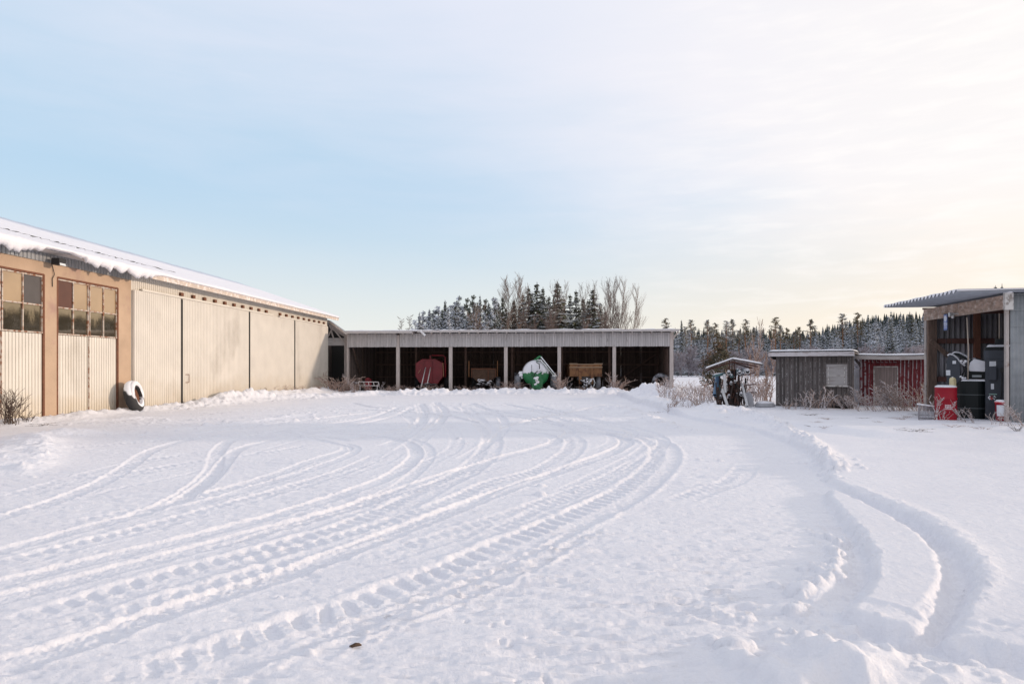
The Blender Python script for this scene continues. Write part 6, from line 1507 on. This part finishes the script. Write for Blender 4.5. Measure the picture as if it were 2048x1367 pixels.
for i in range(34):   # frosted broadleaf fringe along the forest edge
    px = 1330 + i * 16 + random.uniform(-6, 6); Y = random.uniform(112, 124)
    plant(('f0', 'f1')[i % 2], X_(px, Y), Y, Z_(random.uniform(690, 722), Y), 'frosted bare bush at the far forest foot ' + zone(px), 'frosted trees along the forest edge', wide=1.0)
# the wood behind reads as one mass
mass = MB(); random.seed(8)
for i in range(300):
    px = 1290 + i * 3.7 + random.uniform(-2, 2); Y = 176 + random.uniform(0, 30); x = X_(px, Y); h = Z_(top_at(px) + random.uniform(-3, 9), Y)
    z = 0.0; mb_ = mass
    while z < h:
        r_ = 2.2 * (1 - z / h) + 0.25; a0 = random.random() * 6
        for k in range(5):
            a = a0 + k * 1.257; mb_.add([(x, Y, z + 1.5), (x + r_ * math.cos(a - .5), Y + r_ * math.sin(a - .5), z - .1), (x + r_ * 1.2 * math.cos(a), Y + r_ * 1.2 * math.sin(a), z - .5), (x + r_ * math.cos(a + .5), Y + r_ * math.sin(a + .5), z - .1)], [(0, 1, 2), (0, 2, 3)])
        z += 0.9
fm = mass.build('forest_mass', mat('dim_forest', (0.045, 0.055, 0.05), 0.95, var=0.3, vscale=0.4, snow=(0.35, 0.8), snowcol=(0.42, 0.45, 0.52), snowscale=0.8)); tag(fm, 'depth of the spruce forest behind its front rows', 'forest', kind='stuff')

# ------------------------------------------------------------ shrubs, weeds and grass standing out of the snow
def weed(seed, h=0.8, n=14, spread=0.5, arch=0.5, side=5, r=0.006, frostlen=0.05, lean=(0, 0), tuft=True):
    q = random.Random(seed); mb = MB()
    for i in range(n):
        a = q.random() * 6.28; hh = h * q.uniform(0.45, 1.05); sp = spread * q.uniform(0.2, 1.0)
        bx_, by_ = q.gauss(0, 0.10 * spread * 2), q.gauss(0, 0.10 * spread * 2)
        pts = []; 
        for k in range(6):
            u = k / 5; o_ = sp * u ** 1.4 * (1 + arch * u)
            pts.append(Vector((bx_ + o_ * math.cos(a) + lean[0] * u * hh, by_ + o_ * math.sin(a) + lean[1] * u * hh, hh * (u - arch * 0.35 * u ** 3))))
        mb.tube(pts, [r * (1.5 - u * 0.18) for u in range(6)], 4, cap=False)
        for s_ in range(side):
            u = q.uniform(0.3, 1.0); k = min(4, int(u * 5)); p = pts[k].lerp(pts[k + 1], u * 5 - k); d = (pts[k + 1] - pts[k]).normalized()
            a2 = q.random() * 6.28; d2 = (d * 0.8 + Vector((math.cos(a2), math.sin(a2), 0.1)) * 0.7).normalized(); L = hh * q.uniform(0.12, 0.30)
            e = p + d2 * L; mb.tube([p, p.lerp(e, .5) + Vector((0, 0, 0.01)), e], [r * 0.8, r * 0.8, r * 0.5], 3, cap=False)
            if tuft:
                for w_ in range(3):
                    c = p.lerp(e, q.uniform(0.3, 1)); v = Vector((q.gauss(0, 1), q.gauss(0, 1), q.gauss(0, 1))).normalized() * frostlen * q.uniform(.5, 1); v2 = v.orthogonal().normalized() * frostlen * .28
                    mb.add([c - v2, c + v * .5, c + v2, c - v * .5], [(0, 1, 2, 3)])
    return mb
WP_ = {}
def wproto(key, nm, m, **k):
    mb = weed(**k); ob = mb.build(nm, m); COL.objects.unlink(ob); WP_[key] = ob
for i in range(4):
    wproto('f%d' % i, 'frosted_weed', FROST, seed=200 + i, h=0.8, n=6, spread=0.30, arch=0.35, side=5, r=0.007, frostlen=0.042)
    wproto('b%d' % i, 'frosted_bush', FROSTB, seed=210 + i, h=1.0, n=9, spread=0.45, arch=0.35, side=7, r=0.007, frostlen=0.045)
    wproto('g%d' % i, 'dry_grass_tuft', FROSTB, seed=220 + i, h=0.5, n=16, spread=0.35, arch=0.8, side=2, r=0.006, frostlen=0.035)
    wproto('l%d' % i, 'leaning_frosted_bush', FROST, seed=230 + i, h=1.0, n=7, spread=0.25, arch=0.30, side=11, r=0.008, frostlen=0.048, lean=(-0.75, 0))
wproto('d0', 'dark_bush', TWIG, seed=240, h=0.9, n=34, spread=0.45, arch=0.1, side=10, r=0.0055, frostlen=0.02)
wproto('d1', 'dark_bush', TWIG, seed=241, h=0.6, n=20, spread=0.5, arch=0.3, side=8, r=0.005, frostlen=0.02)
wproto('m0', 'low_twigs', FROSTB, seed=250, h=0.22, n=14, spread=0.35, arch=1.0, side=5, r=0.0035, frostlen=0.02)
wproto('m1', 'low_twigs', TWIG, seed=251, h=0.20, n=12, spread=0.4, arch=1.1, side=5, r=0.0035, frostlen=0.02)
random.seed(77)
def w_at(key, px, Y, h, label, group=None, rz=None, wide=None, cat='weed', sink=0.04):
    c = WP_[key].copy(); COL.objects.link(c); x = X_(px, Y); s_ = h / {'f': 0.8, 'b': 1.0, 'g': .5, 'l': 1.0, 'd': .9, 'm': .22}[key[0]]
    w_ = wide or s_; c.location = (x, Y, gh(x, Y) - sink); c.scale = (w_, w_, s_); c.rotation_euler = (0, 0, random.random() * 6.28 if rz is None else rz)
    return tag(c, label, cat, group)
w_at('d0', 18, 19.0, 0.95, 'large dark leafless bush at the left edge before the hall door', None, cat='bush')
w_at('d1', 55, 19.6, 0.55, 'lower dark leafless bush, right of the large one at the left edge', None, cat='bush')
w_at('m1', 84, 19.4, 0.16, 'small spray of dark twigs right of the bushes by the hall', None, cat='twigs')
for i, (px, h) in enumerate(((500, .35), (522, .75), (545, .65), (572, .5), (590, .45), (455, .4), (640, .5), (605, .35))):
    w_at(('g0', 'd1', 'g2', 'b1')[i % 4], px, {0: 36}.get(i, 36 + (px - 500) * 0.06), h, 'dry stalks poking from the snowbank along the sliding doors', 'stalks along the hall wall')
for i in range(11):
    px = 660 + i * 5.2; w_at(('b0', 'g1', 'b2', 'g3', 'f1')[i % 5], px, 46.2 + random.uniform(-.6, .6), random.uniform(0.7, 1.5) * (1.3 if i == 2 else 1), 'tall frosted weed crowding the dark lean to opening', 'weeds before the lean to')
wl = ['first', 'second', 'third', 'fourth', 'fifth', 'sixth']
for i in range(40):
    px = 712 + i * 15.4 + random.uniform(-6, 6); bay = sum(px > c for c in pcols) - 1; bay = max(0, min(5, bay))
    near = min(abs(px - c) for c in pcols)
    w_at(('g0', 'b1', 'g2', 'f3', 'g1')[i % 5], px, 46.6 + random.uniform(-.5, .6) - (px > 1180) * 0.9, random.uniform(0.35, 0.7) + (0.55 if near < 8 and px > 1000 else 0), 'frosted dry weed at the mouth of the %s shed bay' % wl[bay], 'weeds along the shed front')
for px in (1121, 1125, 1229, 1222, 1236): w_at(('b0', 'f1', 'b3')[px % 3], px, 45.4, 1.5 if px in (1121, 1229) else 0.9, 'tall pale frosted weed hugging a front post of the shed', 'tall weeds at the shed posts')
# frosted scrub between shed end and grey hut
for i in range(54):
    px = 1318 + i * 4.1 + random.uniform(-4, 4); Y = random.uniform(27.5, 36) if px < 1410 else random.uniform(28.5, 34)
    h = random.uniform(0.5, 0.95) if px < 1420 else random.uniform(0.6, 1.5)
    where = 'between shed end and pipe rack' if px < 1425 else ('behind the pipe rack' if px < 1500 else 'between pipe rack and grey hut')
    w_at(random.choice(('f0', 'f1', 'f2', 'b0', 'b1', 'b3', 'f3')), px, Y, h, 'frosted scrub ' + where, 'frosted scrub around the pipe rack', cat='scrub')
for i in range(12): w_at(random.choice(('f0', 'g1', 'f2', 'l1')), 1335 + i * 8.0 + random.uniform(-4, 4), 24.4 + random.uniform(-.5, 1.2), random.uniform(0.3, 0.62), 'low frosted weed on the snow before the pipe rack', 'low weeds before the pipe rack')
# weeds in front of the two huts
for i, (px, h, k_) in enumerate(((1572, .5, 'f0'), (1590, .45, 'l0'), (1606, .7, 'f1'), (1620, .85, 'f2'), (1633, .75, 'b0'), (1648, .8, 'f3'), (1660, .6, 'b2'), (1576, .35, 'g1'), (1640, .5, 'l1'))):
    w_at(k_, px, 23.3 + random.uniform(-.6, .4), h, 'frosted stalk plant standing before the grey hut wall', 'weeds before the grey hut')
for i, (px, h, k_) in enumerate(((1690, .75, 'l0'), (1705, .65, 'l1'), (1720, .6, 'l2'), (1735, .85, 'l3'), (1754, .7, 'l1'), (1775, .9, 'l0'), (1790, 1.0, 'l2'), (1805, 1.05, 'l3'), (1820, .95, 'l1'), (1832, .8, 'l0'), (1842, 1.1, 'b1'), (1848, 1.25, 'f2'), (1836, .6, 'f0'), (1765, .5, 'f1'), (1745, .4, 'b3'), (1812, .5, 'b0'), (1714, .5, 'b2'), (1782, .65, 'l2'), (1798, .7, 'b2'))):
    w_at(k_, px, 22.6 + random.uniform(-.8, .9), h, 'leaning frosted shrub before the red hut', 'frosted shrubs before the red hut', rz=random.uniform(-.5, .5), cat='shrub')
for i, (px, Y, h, k_, lab) in enumerate(((1872, 18.3, .85, 'f2', 'upright frosted weed in front of the left side of the red barrel'), (1884, 18.0, .45, 'f0', 'short frosted weed in front of the red barrel'), (1930, 17.6, .62, 'l0', 'large frosted shrub leaning left before the wide black tank'), (1948, 17.4, .5, 'l2', 'frosted shrub leaning left before the wide black tank, nearer the tall tank'),
        (1985, 16.9, .35, 'f3', 'dense frosted tuft at the foot of the tall fuel tank'), (2004, 16.6, .42, 'f1', 'dense frosted tuft before the red bucket'), (2025, 16.6, .45, 'l1', 'frosted shrub before the grey sheet wall, beside the corner post'), (2044, 16.6, .62, 'l3', 'frosted shrub at the right edge before the grey sheet wall'),
        (2036, 15.6, .28, 'd1', 'brown twiggy tuft at the right edge on the snow'), (1832, 15.6, .15, 'm1', 'dark twiggy spray on the snow left of the slatted rack'), (1905, 16.4, .12, 'm0', 'low twigs on the snow before the red barrel'), (1965, 16.0, .12, 'm0', 'low twigs on the snow before the tall tank'))):
    w_at(k_, px, Y, h, lab, None, rz=random.uniform(-.4, .4))
for i in range(10): w_at('m0' if i % 3 else 'm1', random.uniform(1590, 1850), random.uniform(16.5, 21.5), random.uniform(.07, .13), 'low twigs poking through the drift before the huts', 'low twigs on the drift', cat='twigs', sink=0.02)
w_at('m1', 1463, 20.6, .08, 'tiny dark twig sticking from the ploughed berm below the pipe rack', None, cat='twigs')
w_at('m1', 1312, 25.0, .12, 'dark dry seedhead on the snow heap at the shed corner', None, cat='twigs')
# saplings by the huts and the dark bush behind the rack
def sapling(seed, h, m, key):
    tr, tw = bare(h, seed, spread=0.28, levels=2, r0=0.022, twig=0.006, first=0.25, up=0.7, n1=14)
    root = bpy.data.objects.new('sapling', None); COL.objects.link(root); tr.build('trunk', m, root); tw.build('crown', m, root); return root
for px, top, Y, lab in ((1519, 636, 31, 'tallest thin bare sapling behind the pipe rack, left of the grey hut'), (1531, 690, 29, 'thin brown leaning sapling close to the grey hut corner'), (1512, 660, 33, 'thin bare sapling left of the tallest one'), (1497, 690, 34, 'short bare sapling right above the rack roof'), (1540, 655, 32, 'thin bare sapling touching the grey hut roof line')):
    x = X_(px, Y); s_ = sapling(px, Z_(top, Y) - gh(x, Y), mat('brown_sapling', (0.22, 0.13, 0.09), 0.9, color2=(0.5, 0.46, 0.47), c2scale=9, c2range=(0.5, 0.62)), 0); s_.location = (x, Y, gh(x, Y)); tag(s_, lab, 'sapling', 'bare saplings')
q = random.Random(5); jb = MB(); Yj = 45
for k in range(46):
    a = q.random() * 6.28; z = q.uniform(0.1, 2.9); r_ = (0.95 if z < 2.0 else 0.95 * (3.1 - z) / 1.1) * q.uniform(0.4, 1); clump(jb, (r_ * math.cos(a), r_ * math.sin(a), z), 0.36, 46, 0.20, q, 1.0)
root = thing('round_bush', 'dark rounded evergreen bush with frost flecks behind the pipe rack', 'bush', (X_(1436, Yj), Yj, gh(X_(1436, Yj), Yj)))
jb.build('crown', mat('dark_bush_leaves', (0.06, 0.055, 0.03), 0.9, var=0.4, vscale=1.5, color2=(0.13, 0.07, 0.04), c2scale=0.8, c2range=(0.48, 0.6), snow=(1.0, 1.5)), root); trunk(2.6, 0.06, 3)[0].build('trunk', BARKS, root)
